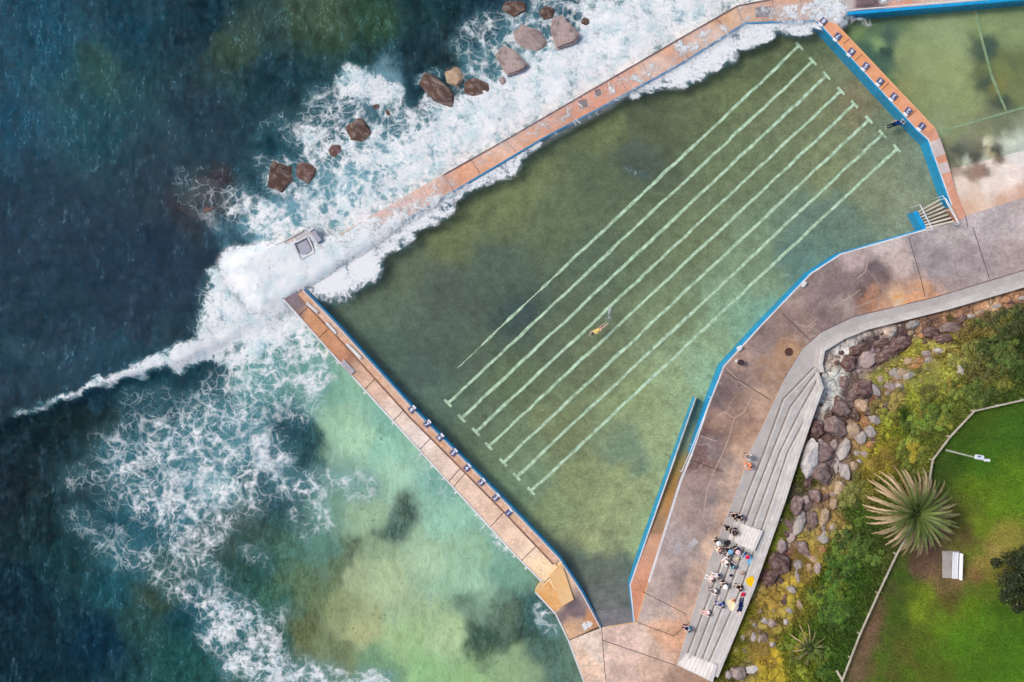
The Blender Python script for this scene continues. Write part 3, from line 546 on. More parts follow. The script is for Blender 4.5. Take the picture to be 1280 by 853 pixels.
def disc(name,x,y,z,r,h,mat,label,cat):
    e=empty(name,P(x,y,z),label,cat)
    bm=bmesh.new(); bmesh.ops.create_cone(bm,cap_ends=True,segments=32,radius1=r,radius2=r*.98,depth=h,matrix=Matrix.Translation((0,0,h/2))); bm_obj('cover_plate',bm,mat,e)
    bm=bmesh.new(); 
    for k in range(4): add_box(bm,(0,(k-1.5)*r*.4,h+.008),(r*1.2,.05,.012))
    add_tube(bm,[(r*.95*math.cos(a),r*.95*math.sin(a),h) for a in [2*math.pi*k/24 for k in range(25)]],.025,6,False)
    bm_obj('rim',bm,M_DARK,e)
disc('manhole_cover',986,440,Z_DECK,.42,.02,mat_plain('rusty_iron',lin(96,58,52),.8,.3,scale=8),'round rusty brown manhole cover in the deck','manhole cover')
e=empty('litter_bin',P(924,453,Z_DECK),'small dark round bin with pale foot on the deck','bin')
bm=bmesh.new(); bmesh.ops.create_cone(bm,cap_ends=True,segments=24,radius1=.24,radius2=.3,depth=.7,matrix=Matrix.Translation((0,0,.36))); bm_obj('bin_body',bm,mat_plain('bin_dark',lin(60,40,44),.7),e)
bm=bmesh.new(); add_box(bm,(-.25,.1,.05),(.35,.35,.1),bevel=.02); bm_obj('bin_foot',bm,M_WHITE,e)
# grey path
PATH_IN=[(1600,262),(1280,356),(1184,384),(1084,409),(1054,421),(1028,435),(1024,453),(1020,460),(981,500),(957,567),(934,624),(893,735),(860,823),(847,830)]
PATH=[(1600,246),(1280,339),(1171,372),(1067,397),(1027,416),(1004,436),(981,474)]+LINE0+PATH_IN[:-1][::-1]
M_PATH=mat_conc('light_grey_path_concrete',lin(184,178,175),lin(174,168,166),lin(196,190,186),.8,dirt=.4,grain=.07)
bm=bmesh.new(); prism_world(bm,pxs(PATH,Z_DECK+.12),Z_DECK+.12,.6); path=bm_obj('footpath',bm,M_PATH); tag(path,kind='structure')
# grey line painted as the shade along the path kerb
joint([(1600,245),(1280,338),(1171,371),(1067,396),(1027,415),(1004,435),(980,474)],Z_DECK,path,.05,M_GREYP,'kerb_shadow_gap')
# retaining wall along the path
M_WALLC=mat_conc('white_grey_wall_cap',lin(212,208,204),lin(196,190,186),lin(170,160,150),2,dirt=.5,grain=.06)
RW=[(1600,262),(1280,356),(1184,384),(1084,409),(1054,421),(1028,437),(1025,455),(1027,466)]
RWz=1.7
bm=bmesh.new(); strip(bm,pxs(RW,RWz),0,.28,RWz,.4); rw=bm_obj('retaining_wall',bm,M_WALLC); tag(rw,'long low pale concrete retaining wall between the grey path and the rocks','retaining wall')
bm=bmesh.new(); strip(bm,pxs(RW,RWz-.35),-.45,-.002,RWz-.3,.4); bm_obj('wall_footing',bm,mat_conc('footing_concrete',lin(196,192,190),lin(182,176,174),None,2),rw)
# ---- terraces
TZ=[Z_DECK+.12,1.5,1.9,2.3,2.7]
B1=[(1020,460),(981,500),(957,567),(934,624),(893,735),(860,823)]
B2=[(1023,466),(990,510),(967,567),(945,624),(904,735),(869,827)]
B3=[(1025,474),(1001,518),(977,567),(956,624),(915,735),(878,831)]
B4=[(1025,484),(1009,524),(987,567),(968,624),(929,737),(886,835)]
B5=[(1026,484),(1013,520),(997,567),(979,624),(939,737),(894,846)]
M_RISER_SHADE=mat_conc('riser_shade_concrete',lin(128,122,122),lin(112,106,106),lin(148,142,140),3)
terr=empty('terraced_seating',P(945,640,1.1),'long grey concrete terraced seating beside the pool deck','terraces')
M_TIER=[mat_conc('tier_concrete_%d'%i,lin(a,a-3,a-5),lin(a-14,a-18,a-18),lin(a+14,a+12,a+12),1.,dirt=.5,grain=.08) for i,a in enumerate((184,190,192,200))]
for i,(a,b) in enumerate(((B1,B2),(B2,B3),(B3,B4),(B4,B5))):
    bm=bmesh.new(); z=TZ[i+1]
    prism_world(bm,pxs(a,z)+pxs(b,z)[::-1],z,.6); o=bm_obj('tier',bm,M_TIER[i]); keep_world(o,terr)
    bm=bmesh.new(); strip(bm,pxs(a,z),-.02,.07,z+.012,z-.06); o=bm_obj('tier_nosing',bm,M_WALLC); keep_world(o,terr)
    bm=bmesh.new(); strip(bm,pxs(a,z),-.16,-.022,TZ[i]+.008,TZ[i]-.05); o=bm_obj('riser_foot_shade',bm,M_RISER_SHADE); keep_world(o,terr)  # dark strip painting the shade at the foot of each riser
bm=bmesh.new(); R5=[(1027,466)]+B5; strip(bm,pxs(R5,3.0),0,.3,[1.7]+[3.0]*6,.4); o=bm_obj('back_wall',bm,M_WALLC); keep_world(o,terr)
bm=bmesh.new(); strip(bm,pxs(B5,2.98),-.24,-.004,2.9,.4); o=bm_obj('back_ledge',bm,M_TIER[3]); keep_world(o,terr)
def steps(q,n,z0,z1,label):
    """white steps across the tiers: q = quad (low-left-top, high-right-top, high-right-bottom, low-left-bottom)"""
    A,B,C,D=q; cxp=sum(p[0] for p in q)/4; cyp=sum(p[1] for p in q)/4
    e=empty('white_steps',P(cxp,cyp,z0),label,'steps')
    for k in range(n):
        f0=k/n; f1=1.0; z=z0+(z1-z0)*(k+1)/n
        lp=lambda p,r,f:(p[0]+(r[0]-p[0])*f,p[1]+(r[1]-p[1])*f)
        pts=[lp(A,B,f0),lp(A,B,(k+1)/n),lp(D,C,(k+1)/n),lp(D,C,f0)]
        bm=bmesh.new(); prism_world(bm,pxs(pts,z),z,z0-.3); o=bm_obj('step_tread',bm,M_STEP); keep_world(o,e)
    return e
M_STEP=mat_conc('white_step_concrete',lin(224,220,218),lin(206,200,198),lin(186,180,178),2,dirt=.4,grain=.06)
steps([(919,652),(954,664),(943,690),(911,675)],9,1.05,3.02,'white concrete steps crossing the terraces behind the seated crowd')
steps([(858,817),(897,832),(891,853),(847,832)],9,1.0,3.04,'white concrete steps at the lower end of the terraces')
# ---- ramp beside the pool
RAMP_W=[(871,497),(844,571),(787,731),(792,778)]
RAMP_E=[(884,505),(864,567),(850,601),(810,728),(797,778)]
def rampZ(X,Y): return -.35+(Z_DECK-.04+.35)*sstep(500,735,Y)
rp=sheet('access_ramp',[(871,497),(844,571),(787,731),(792,777),(796,777),(810,728),(850,601),(864,567),(884,505)],10,rampZ,mat_tone('ramp_orange_concrete',.2,1.5,.1,0,.2),
 lambda X,Y:tones(X,Y,[(870,510,90,130,120),(855,560,150,160,130),(850,580,176,150,90),(840,610,186,140,84),(835,630,190,142,90),(825,660,188,146,116),(815,690,196,150,124),(800,720,206,150,122),(797,740,214,148,116),(794,765,212,150,120)],s=5,warp=3),skirt=-1.2,zmap=Z_DECK)
tag(rp,'narrow orange stained concrete ramp sloping down into the lap pool','ramp')
bm=bmesh.new(); W=pxs(RAMP_W,.9); strip(bm,W,-.0,.12,[.42,.70,1.0,1.0],-1.0); o=bm_obj('ramp_wall',bm,M_WHITE,rp)
bm=bmesh.new(); strip(bm,W,-.05,-.002,[.30,.60,.95,.95],-1.0); bm_obj('blue_lining',bm,M_BLUE,rp)
bm=bmesh.new()
Hr=pxs([(889,497),(866,557),(852,590)],1.9); add_tube(bm,Hr,.035,8)
for q in Hr: add_tube(bm,[q,(q.x,q.y,1.0)],.03,6)
e=bm_obj('ramp_handrail',bm,mat_plain('white_rail_paint',lin(230,232,236),.4)); tag(e,'white tubular handrail along the deck edge above the ramp','handrail')
# ---- pool entry stairs with handrails
st=empty('pool_steps',P(1172,270,Z_DECK),'white treaded pool entry steps with handrails at the deck corner','steps')
M_TREAD=mat_conc('white_tread_paint',lin(226,218,206),lin(210,200,190),lin(180,160,140),2)
Lh,Ll=(1158,286),(1146,264); Rh,Rl=(1197,278),(1180,245)
bm=bmesh.new(); prism_world(bm,[P(x,y,Z_DECK) for x,y in ((1146,264),(1180,247),(1197,278),(1158,286))],[-.6,-.6,.55,.55],-1.0); o=bm_obj('step_base',bm,mat_conc('step_base_concrete',lin(150,120,100),lin(120,96,84),None,2)); keep_world(o,st)
for k in range(7):
    f=(k+.35)/7; z=.84-.17*k; a=(Lh[0]+(Ll[0]-Lh[0])*f,Lh[1]+(Ll[1]-Lh[1])*f); b=(Rh[0]+(Rl[0]-Rh[0])*f-2,Rh[1]+(Rl[1]-Rh[1])*f)
    A=P(*a,Z_DECK); B=P(*b,Z_DECK); bm=bmesh.new(); d=(B-A); add_box(bm,((A.x+B.x)/2,(A.y+B.y)/2,max(z,.60-.02*k)),(d.length-.1,.20,.10),rz=math.atan2(d.y,d.x),bevel=.02); o=bm_obj('step_tread',bm,M_TREAD); keep_world(o,st)
M_RAIL=mat_plain('white_steel_rail',lin(224,230,236),.35,.05,.2)
for rail in ([(1150,256),(1157,270),(1166,287)],[(1179,245),(1188,262),(1197,278)],[(1182,248),(1190,262),(1199,280)]):
    bm=bmesh.new(); q=[P(*rail[0],1.5),P(*rail[1],1.75),P(*rail[2],1.95)]; add_tube(bm,q,.045,8)
    for j,r in enumerate(q): add_tube(bm,[r,(r.x,r.y,-.3 if j==0 else .95 if j==2 else .3)],.035,8)
    o=bm_obj('handrail',bm,M_RAIL); keep_world(o,st)
lining([(1158,286),(1146,264)],Z_DECK-.2,-1.0,deck,1,z_ref=Z_DECK,th=.22)

# ================================================================ SMALL POOL AND BEACH
SP=[(1047,32),(1059,15),(1251,-1),(1400,-14),(1600,-30),(1600,150),(1280,247),(1207,270),(1194,236),(1184,200),(1177,178),(1169,160)]
SP_T=[(1060,40,80,104,72),(1080,30,104,118,74),(1100,30,84,102,76),(1090,60,58,86,78),(1080,80,64,92,82),(1105,80,60,86,76),(1115,40,56,78,72,.5),(1118,60,44,66,64,.5),(1108,45,116,138,90,.4),(1120,100,84,106,72),(1140,60,124,128,84),(1140,100,126,122,78),(1160,60,128,132,88),(1160,130,126,128,84),(1200,40,132,136,94),(1200,80,134,136,88),(1240,20,124,132,86),(1245,53,56,70,64,.5),(1240,50,70,80,68,.3),(1270,30,122,128,84),(1265,80,104,104,58),(1260,100,112,104,54),(1265,122,60,68,60,.5),(1248,98,60,70,62,.3),(1275,75,84,90,60,.3),(1280,110,104,104,64),(1220,120,126,128,82),(1200,150,124,124,84),(1180,160,130,134,102),(1190,175,118,112,84),(1260,150,100,98,78),(1240,160,112,106,80),(1205,185,82,80,74),(1195,195,112,104,88),(1213,200,228,214,196,.3),(1222,195,90,84,80),(1230,180,108,98,82),(1250,185,84,80,76),(1242,178,220,200,172,.3),(1245,190,206,174,130,.4),(1265,185,216,208,196,.8),(1255,195,118,100,84,.4),(1240,200,228,212,196,.5),(1225,215,158,124,104,.7),(1215,215,150,130,112,.4),(1235,216,120,104,98,.2),(1260,210,232,216,204),(1275,190,224,218,212),(1205,230,226,206,188),(1240,230,234,216,204),(1270,225,234,216,204),(1190,210,168,146,126),(1220,250,226,196,172),(1215,258,220,176,146),(1250,250,218,172,142),(1280,238,214,170,146),(1240,243,232,210,192),(1400,100,120,124,88),(1400,220,226,200,180)]
def spZ(X,Y):
    s_=sstep(120,262,Y+(X-1230)*.25); return -.55+1.5*s_
M_SAND=mat_tone('small_pool_sand',.14,1.6,.08,0,.2)
def sptone(X,Y):
    c=desat(tones(X,Y,SP_T,s=4,warp=7,wscale=8),.18); k=1.95-.95*sstep(160,200,Y+(X-1230)*.25); return np.clip(c*k[:,None],0,1)
sp=sheet('sandy_pool_floor',SP,4,spZ,M_SAND,sptone,zmap=Z_WALL); tag(sp,kind='structure')
t=T('small_pool_water'); p=t.pos(); n1=t.noise(p,1.5,5,.6); dens=t.attr('foam').outputs['Fac']; m,fine=foam_mask(t,dens,1.)
w=t.n('MixShader',i0=t.mapr(n1,.3,.7,.06,.16),i1=t.n('BsdfTransparent',Color=(.88,.96,.92,1)),i2=t.pbsdf(Base_Color=(.10,.13,.06,1),Roughness=.08,IOR=1.33,Normal=t.bump(n1,.25,.1)))
M_SPW=t.done(t.n('MixShader',i0=m,i1=w,i2=t.pbsdf(Base_Color=FOAM,Roughness=.9)))
spw=sheet('small_pool_water',SP,8,lambda X,Y:.35+0*X,M_SPW,None,zmap=Z_WALL,foamfun=lambda X,Y:field(X,Y,[(1062,20,1090,26,6,4,.5),(1045,35,1056,26,4,3,.9)],3)); tag(spw,kind='structure')
M_KERBW=mat_conc('algae_pale_kerb',lin(176,190,160),lin(156,172,140),lin(130,146,110),3,dirt=.8)
for pts,lb in (([(1178,164),(1220,152),(1254,142),(1320,124)],'pale green sunken kerb line running east from the curved walkway'),([(1217,0),(1228,50),(1240,95),(1258,139)],'thin pale sunken kerb line running north across the small pool')):
    bm=bmesh.new(); zz=-.50; W=pxs(pts,zz+.1); strip(bm,W,-.12 if 'thin' not in lb else -.07,.12 if 'thin' not in lb else .07,zz+.14,zz-.3); o=bm_obj('sunken_kerb',bm,M_KERBW); tag(o,lb,'kerb')

# ================================================================ WASH OVER THE SEA WALL
WASH=[(300,350,380,345,44,8,1.9),(340,372,440,330,24,8,1.8),(390,330,460,305,24,10,1.5),(395,300,420,310,10,6,1.0),(440,312,470,290,18,10,1.15),(470,285,540,255,14,10,.75),(540,255,580,235,7,5,.55),(480,262,560,225,10,8,.42),(640,205,800,110,6,5,.48),(600,190,800,90,16,8,.36),(810,95,930,30,12,8,.36),(930,18,1020,14,12,8,.42),(795,100,815,85,7,5,.75),(850,62,905,40,12,8,.5),(985,20,1050,10,14,6,.75),(1030,0,1055,20,14,6,.95),(1110,-4,1180,-14,8,6,1.2),(380,290,400,290,8,5,.7)]
wx0=np.arange(230,1200,2.5); wy0=np.arange(-30,440,2.5); WX,WY=np.meshgrid(wx0,wy0); ax,ay=WX.ravel(),WY.ravel()
wd=polydist(ax,ay,OUTER,True); wi=inside(ax,ay,OUTER); ipool=inside(ax,ay,POOL); sd=np.where(wi,-wd,wd)
isp=inside(ax,ay,SP)
we=22*(1-sstep(400,440,ax))*(~ipool); WF=field(ax,ay,WASH,7,18)*(1-sstep(3+we*.6,13+we,sd)); WF=WF*sstep(9,14,np.hypot(ax-381,(ay-308)*1.1))
zw=np.where(ipool,Z_POOL+.03,np.where(isp,.38,seaZ(ax,ay)+.06))
AZ=(Z_WALL+.06+.06*fbm(ax/5,ay/5,3)*np.clip(WF,0,1.3))*(1-sstep(-3,13+we*.35,sd))+zw*sstep(-3,13+we*.35,sd)
AZ+=.12*sstep(1.0,1.7,WF)*fbm(ax/9,ay/9,3)
I=np.arange(len(ax)).reshape(WX.shape); Qw=np.stack([I[:-1,:-1],I[1:,:-1],I[1:,1:],I[:-1,1:]],-1).reshape(-1,4)
ok=(WF[Qw].max(1)>.10)&(sd[Qw].min(1)<13+we[Qw].min(1))&~inside(ax[Qw].mean(1),ay[Qw].mean(1),west_poly)
Qw=Qw[ok]
t=T('white_water_wash'); dens=t.attr('foam').outputs['Fac']; p=t.pos(); m,fine=foam_mask(t,dens,1.3)
haze_=t.math('MULTIPLY',t.math('MULTIPLY',dens,t.mapr(fine,.35,.6,.2,.8)),.75,clamp=True)
al=t.math('MAXIMUM',m,haze_)
M_WASH=t.done(t.n('MixShader',i0=al,i1=t.n('BsdfTransparent'),i2=t.pbsdf(Base_Color=t.mix(t.mapr(t.noise(p,.7,7,.7),.36,.58,0,1),(.60,.70,.74,1),FOAM),Roughness=.85,Normal=t.bump(fine,.22,.1))))
# positions corrected for height
f=(H-AZ)/H; fx=(ax-640)*f+640; fy=(ay-426.5)*f+426.5
wash=grid_obj('white_water',fx,fy,AZ,Qw,M_WASH,0,(('foam',WF,'F'),)); tag(wash,'white surf washing over the sea wall into the pool','surf foam',kind='stuff')

# ================================================================ HILLSIDE AND LAWN
FENCE=[(1600,425),(1280,500),(1218,514),(1188,546),(1166,575),(1160,612),(1145,650),(1121,693),(1098,742),(1075,793),(1052,853),(1000,1000)]
HB=[(1600,262),(1280,356),(1184,384),(1084,409),(1054,421),(1030,437),(1029,462)]+[(x+2,y) for x,y in B5[1:]]+[(892,853),(850,1000)]
def hillZ(X,Y):
    X=np.asarray(X,float); Y=np.asarray(Y,float)
    d1=polydist(X,Y,HB); d2=polydist(X,Y,FENCE); ins=inside(X,Y,FENCE+[(1600,1000)])
    t_=np.where(ins,1.,d1/(d1+d2+1e-6)); z0=1.15+1.1*sstep(440,560,Y)
    z=z0+(5-z0)*sstep(0,1.05,t_)
    rough=(1-sstep(.3,.8,t_))*(~ins)
    nz=fbm(X/9,Y/9,4)-.5
    z=z+rough*sstep(3,16,d1)*(1.0*nz+.5*(np.abs(fbm(X/5+9,Y/5,3)-.5)))+.25*(fbm(X/25,Y/25,3)-.5)*(t_>.05)*sstep(0,10,d1)
    return z
HILL=HB[::-1]  # from bottom to top right
HILLP=HB+FENCE[::-1]
HILL_T=[(1260,372,166,120,90),(1225,385,170,126,98),(1190,392,150,110,86),(1140,402,150,112,90),(1100,412,176,150,138),(1075,418,186,168,160),(1060,425,190,176,168),(1240,385,190,150,120,.5),(1270,380,110,80,70,.7),(1230,395,110,70,60),(1200,400,120,88,76),(1165,405,120,90,76),(1190,412,84,54,56),(1160,420,78,48,52),(1130,418,66,50,52),(1100,425,60,44,48),(1180,422,88,52,52),(1080,430,50,40,44),(1110,435,120,96,100),(1090,445,140,116,122),(1120,440,78,50,56),(1075,445,96,74,80),(1095,455,120,92,100),(1105,450,86,56,62),(1125,432,92,60,62),(1065,432,180,172,168),(1050,440,190,182,178),(1040,450,150,130,122),(1050,470,188,182,180),(1043,490,192,184,182),(1035,505,188,180,178),(1028,520,150,136,130),(1025,540,84,62,60),(1040,520,96,68,66),(1060,470,100,80,76),(1065,490,84,66,64),(1080,490,98,72,78),(1070,500,92,68,74),(1085,480,140,120,90,.4),(1100,470,160,160,76),(1110,455,160,154,70),(1130,445,168,160,70),(1150,435,164,158,72),(1175,430,170,160,84),(1190,440,170,156,86),(1140,460,150,100,70),(1160,450,150,110,84),(1120,480,130,100,76),(1080,510,150,110,64),(1095,505,130,84,60),(1110,500,140,112,70),(1140,490,150,156,60),(1160,480,160,164,70),(1150,510,140,140,56),(1170,460,164,166,76),(1180,475,150,150,70),(1200,430,72,76,30),(1230,410,62,70,26),(1260,400,58,70,26),(1270,430,44,60,24),(1240,440,52,64,24),(1215,450,96,88,40),(1220,470,90,86,44),(1245,460,66,80,32),(1270,470,52,72,26),(1255,480,110,110,50),(1230,490,60,80,28),(1200,490,84,92,36),(1260,495,64,84,28),(1190,510,90,100,36),(1170,520,64,82,26),(1150,530,84,100,32),(1130,520,52,74,20),(1120,550,96,110,30),(1110,530,140,136,50),(1100,570,150,140,46),(1090,580,140,126,46),(1130,570,90,100,32),(1080,600,120,110,44),(1060,600,120,100,70),(1100,610,84,96,32),(1050,550,120,92,84),(1070,550,130,100,70),(1040,580,104,84,84),(1020,580,150,134,134),(1030,620,130,100,70),(1010,600,84,84,34),(1003,590,80,90,24),(995,620,84,80,60),(1010,630,106,84,86),(1000,650,104,84,88),(985,640,90,96,28),(970,670,96,104,28),(980,660,100,76,80),(1020,650,128,108,64),(1040,660,130,100,60),(990,690,120,84,80),(975,700,96,62,56),(960,720,84,50,54),(955,700,110,110,32),(940,740,120,104,60),(930,760,116,112,32),(960,750,140,112,52),(990,730,150,124,54),(1010,700,150,126,52),(1005,680,140,120,60),(1050,690,72,90,28),(1040,720,56,84,22),(1070,640,70,92,30),(1080,670,60,80,26),(1060,720,50,78,20),(1040,750,60,90,22),(1010,740,104,104,36),(970,780,140,120,60),(940,800,130,110,70),(920,810,120,112,36),(960,820,150,122,40),(990,800,90,104,28),(1000,830,100,108,30),(1030,790,60,84,24),(1050,780,54,78,22),(930,840,110,96,60),(960,850,140,120,40),(910,830,100,100,30),(1040,830,56,84,22),(1400,400,50,66,24),(1400,320,160,120,90)]
t=T('rocky_hillside'); p=t.pos(); tone=t.attr('tone').outputs['Color']
a=t.noise(p,1.1,8,.7); b=t.noise(p,4.,5,.7)
q=t.vadd(p,t.vmul(t.noise(p,1.,3,col=True),(1.2,1.2,1.2)))
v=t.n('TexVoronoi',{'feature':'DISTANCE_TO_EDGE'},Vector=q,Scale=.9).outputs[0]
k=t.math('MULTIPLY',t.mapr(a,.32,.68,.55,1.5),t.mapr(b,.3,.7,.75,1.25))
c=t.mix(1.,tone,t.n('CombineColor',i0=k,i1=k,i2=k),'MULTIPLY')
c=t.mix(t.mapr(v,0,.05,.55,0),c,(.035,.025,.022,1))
M_HILL=t.done(t.pbsdf(Base_Color=c,Roughness=.95,Normal=t.bump(t.math('ADD',a,t.math('MULTIPLY',t.math('MINIMUM',v,.15),3)),.8,.35)))
hill=sheet('hillside',HILLP,4,hillZ,M_HILL,lambda X,Y:np.clip(tones(X,Y,HILL_T,s=4,warp=8,wscale=12)*1.45*np.array([.94,1.03,1.0]),0,1),skirt=None); tag(hill,kind='structure')
LAWN_T=[(1116,775,66,96,24,1.5),(1108,800,68,98,24,1.5),(1104,825,70,100,24,1.5),(1098,850,70,100,24,1.5),(1112,750,62,92,24,1.2),(1175,770,84,116,22,1),(1205,735,84,108,34,1),(1235,735,78,108,26,1),(1220,690,96,116,34,1),(1135,840,72,104,24,1.),(1150,820,74,108,20,1.),(1230,520,62,94,18),(1200,540,58,92,20),(1260,540,58,104,22),(1230,580,60,110,18),(1250,600,82,120,16),(1220,610,84,118,18),(1180,580,54,84,24),(1170,600,54,80,26),(1200,570,56,92,20),(1240,640,92,130,16),(1270,620,84,126,14),(1225,660,100,128,24),(1215,640,86,104,32),(1200,650,76,88,36),(1210,670,92,86,50),(1180,650,96,74,60,0.45),(1165,690,90,74,66,0.45),(1150,700,84,68,60,0.45),(1145,710,96,78,68,0.45),(1160,715,110,88,74,0.45),(1130,700,74,88,36),(1175,735,106,84,66,0.45),(1200,730,128,100,76,0.45),(1220,720,120,98,62,0.45),(1230,700,136,130,66),(1240,685,146,138,76,0.45),(1250,670,128,130,56),(1240,720,116,120,48),(1190,745,90,86,44),(1180,760,84,88,34),(1140,740,76,104,24),(1150,760,110,136,22),(1160,740,104,128,22),(1130,720,60,90,26),(1180,780,86,124,14),(1210,760,86,122,14),(1200,800,72,120,12),(1230,780,74,120,14),(1250,760,66,104,18),(1260,800,64,112,14),(1230,830,68,112,14),(1270,840,70,118,14),(1120,760,64,92,26),(1110,790,66,82,36),(1125,810,86,92,34),(1140,830,84,92,34),(1150,800,80,104,26),(1160,850,80,100,26),(1095,770,104,82,68,0.45),(1090,790,118,94,80,0.45),(1085,810,114,94,78,0.45),(1100,800,92,80,56,0.45),(1075,840,108,92,74,0.45),(1090,840,96,88,56,0.45),(1105,750,98,80,64,0.45),(1115,740,70,78,40),(1115,840,84,88,40),(1100,720,60,80,28),(1400,700,70,112,16),(1300,900,70,112,16)]
t=T('lawn_grass'); p=t.pos(); tone=t.attr('tone').outputs['Color']
a=t.noise(p,.9,7,.7); b=t.noise(p,6.,5,.75); g=t.noise(p,20.,2,.6)
k=t.math('MULTIPLY',t.mapr(a,.3,.7,.70,1.30),t.math('MULTIPLY',t.mapr(b,.34,.66,.55,1.5),t.mapr(g,.34,.66,.65,1.35)))
c=t.mix(1.,tone,t.n('CombineColor',i0=k,i1=k,i2=t.math('MULTIPLY',k,.9)),'MULTIPLY')
c=t.mix(t.mapr(t.noise(p,2.6,5,.7),.58,.72,0,.45),c,(.16,.15,.05,1))
M_LAWN=t.done(t.pbsdf(Base_Color=c,Roughness=.95,Normal=t.bump(t.math('ADD',b,g),.9,.08)))
LAWNP=FENCE[:-1]+[(1000,1000),(1600,1000)]
lawn=sheet('lawn',LAWNP,8,lambda X,Y:hillZ(X,Y),M_LAWN,lambda X,Y:np.clip(desat(tones(X,Y,LAWN_T,s=6,warp=12,wscale=10),.10)*np.array([1.5,1.28,1.2]),0,1),skirt=None); tag(lawn,kind='structure')
# land beyond the frame
bm=bmesh.new(); 
far=[P(1595,424,5),P(1595,996,5),P(1003,996,5)]
V=[(far[0].x,far[0].y,4.9),(400,-10,4.9),(400,-300,4.9),(-5,-300,3.0),(far[2].x,far[2].y,4.9),(far[1].x,far[1].y,4.9)]
fo=mesh_from('far_lawn',V,[(0,5,1),(5,2,1),(5,4,2),(4,3,2)],M_LAWN); set_attr(fo.data,'tone',np.array([[L1(70),L1(104),L1(20)]]*6),'C'); tag(fo,kind='structure')
# ---- boulders
t=T('boulder_rock'); p=t.pos(True); oc=t.n('ObjectInfo').outputs['Color']
a=t.noise(p,1.6,8,.7,.8); b=t.noise(p,7.,5,.7)
c=t.mix(t.mapr(a,.46,.60,0,.75),oc,t.mix(.5,oc,(.52,.45,.42,1)))
c=t.mix(t.mapr(t.noise(t.vadd(p,(5,3,1)),1.2,7,.7),.52,.66,0,.8),c,t.mix(.75,oc,(.055,.032,.036,1)))
kk=t.mapr(b,.3,.7,.75,1.25); c=t.mix(1.,c,t.n('CombineColor',i0=kk,i1=kk,i2=kk),'MULTIPLY')
M_ROCK=t.done(t.pbsdf(Base_Color=c,Roughness=.92,Normal=t.bump(t.math('ADD',a,t.math('MULTIPLY',b,.4)),.8,.12)))
def rock_mesh(seed,flat=.65,ang=.18):
    r=random.Random(seed); bm=bmesh.new(); bmesh.ops.create_icosphere(bm,subdivisions=4,radius=1)
    cuts=[(Vector((r.uniform(-1,1),r.uniform(-1,1),r.uniform(-.3,1))).normalized(),r.uniform(.62,.9)) for _ in range(15)]+[(Vector((r.uniform(-.2,.2),r.uniform(-.2,.2),1)).normalized(),flat)]+[(Vector((math.cos(a+.5*r.random()),math.sin(a+.5*r.random()),r.uniform(0,.25))).normalized(),r.uniform(.55,.85)) for a in (0,1.3,2.5,3.8,5.0)]
    off=Vector((seed*3.1,seed*1.7,0))
    for v in bm.verts:
        c=v.co
        for n_,d in cuts:
            k=c.dot(n_)
            if k>d: c=c-n_*(k-d)
        c=c*1.15*(1+.10*mnoise.fractal(c*1.6+off,.8,2.,4)); v.co=c
    me=bpy.data.meshes.new('boulder'); bm.to_mesh(me); bm.free(); me.materials.append(M_ROCK); return me
RM=[rock_mesh(i+1) for i in range(8)]
RC={'grey':(.38,.34,.32),'pale':(.50,.45,.43),'tan':(.48,.34,.22),'orange':(.46,.22,.08),'purple':(.20,.135,.125),'maroon':(.14,.075,.065),'pink':(.40,.31,.29),'brown':(.105,.062,.048),'white':(.56,.53,.53)}
def rock(px,py,w,h,rot,z,col,label,group=None,ht=.6,sink=.25,name='boulder',cat='boulder'):
    me=random.choice(RM); o=bpy.data.objects.new(name,me)
    rx=w/S/2*1.1; ry=h/S/2*1.1; rz_=min(rx,ry)*ht*1.3
    q=P(px,py,z+rz_*.5); o.location=(q.x,q.y,z+rz_*(1-sink*2)*.4); o.scale=(rx,ry,rz_); o.rotation_euler=(random.uniform(-.12,.12),random.uniform(-.12,.12),math.radians(-rot))
    c=RC[col]; k=random.uniform(.85,1.15); o.color=(c[0]*k,c[1]*k,c[2]*k,1)
    link(o); tag(o,label,cat,group); return o
CN={'grey':'grey','pale':'pale grey','tan':'tan','orange':'orange','purple':'purple grey','maroon':'dark maroon','pink':'pinkish grey','brown':'brown','white':'whitish'}
sea_rocks=[(639,76,38,30,35,.45,'pink','flat pinkish slab rock with a dark notch, edged by surf'),(706,40,40,38,50,.5,'pink','large flat pink slab rock at the top of the surf line'),(660,48,42,30,20,.1,'pink','half submerged grey rock between the two flat slabs'),(644,10,32,26,0,.1,'brown','brown weedy rock at the top edge in the surf'),(567,95,22,26,-10,.15,'tan','small orange brown rock left of the wet brown one'),(597,110,32,24,10,.15,'brown','wet reddish brown rock at the edge of the white surf'),(545,112,50,24,38,.2,'brown','long dark red rock with foam across its middle'),(627,101,10,10,0,.2,'pink','tiny pink rock under the notched slab'),(732,27,9,9,0,.3,'brown','tiny red rock right of the large pink slab'),(684,17,18,20,20,.15,'brown','brown rock touching the large slab from above'),(736,80,14,12,0,.1,'grey','grey rock nearly buried in white foam'),
(449,166,26,30,-20,.1,'brown','red brown rock in the middle of the surf patch'),(421,189,22,20,0,.1,'maroon','dark maroon rock low in the surf patch'),(470,131,14,12,0,.15,'brown','small red rock in the white surf head'),(485,139,10,20,-25,.15,'brown','narrow red rock in the white surf head'),(401,177,14,12,30,.05,'brown','small pinkish brown rock at the left of the surf patch'),(352,218,34,38,-15,.0,'brown','round brown rock ringed with thin foam'),(380,214,26,26,0,-.02,'maroon','dark weedy rock beside the round brown rock'),(506,155,20,14,35,.05,'brown','small red rock trailing right of the surf head'),(420,140,22,20,0,-.05,'maroon','dark submerged rock at the upper left of the surf patch'),(255,250,54,44,0,-.42,'maroon','broad dark maroon reef rock awash in the open sea'),(318,258,22,18,0,-.05,'maroon','small dark reef rock left of the white water')]
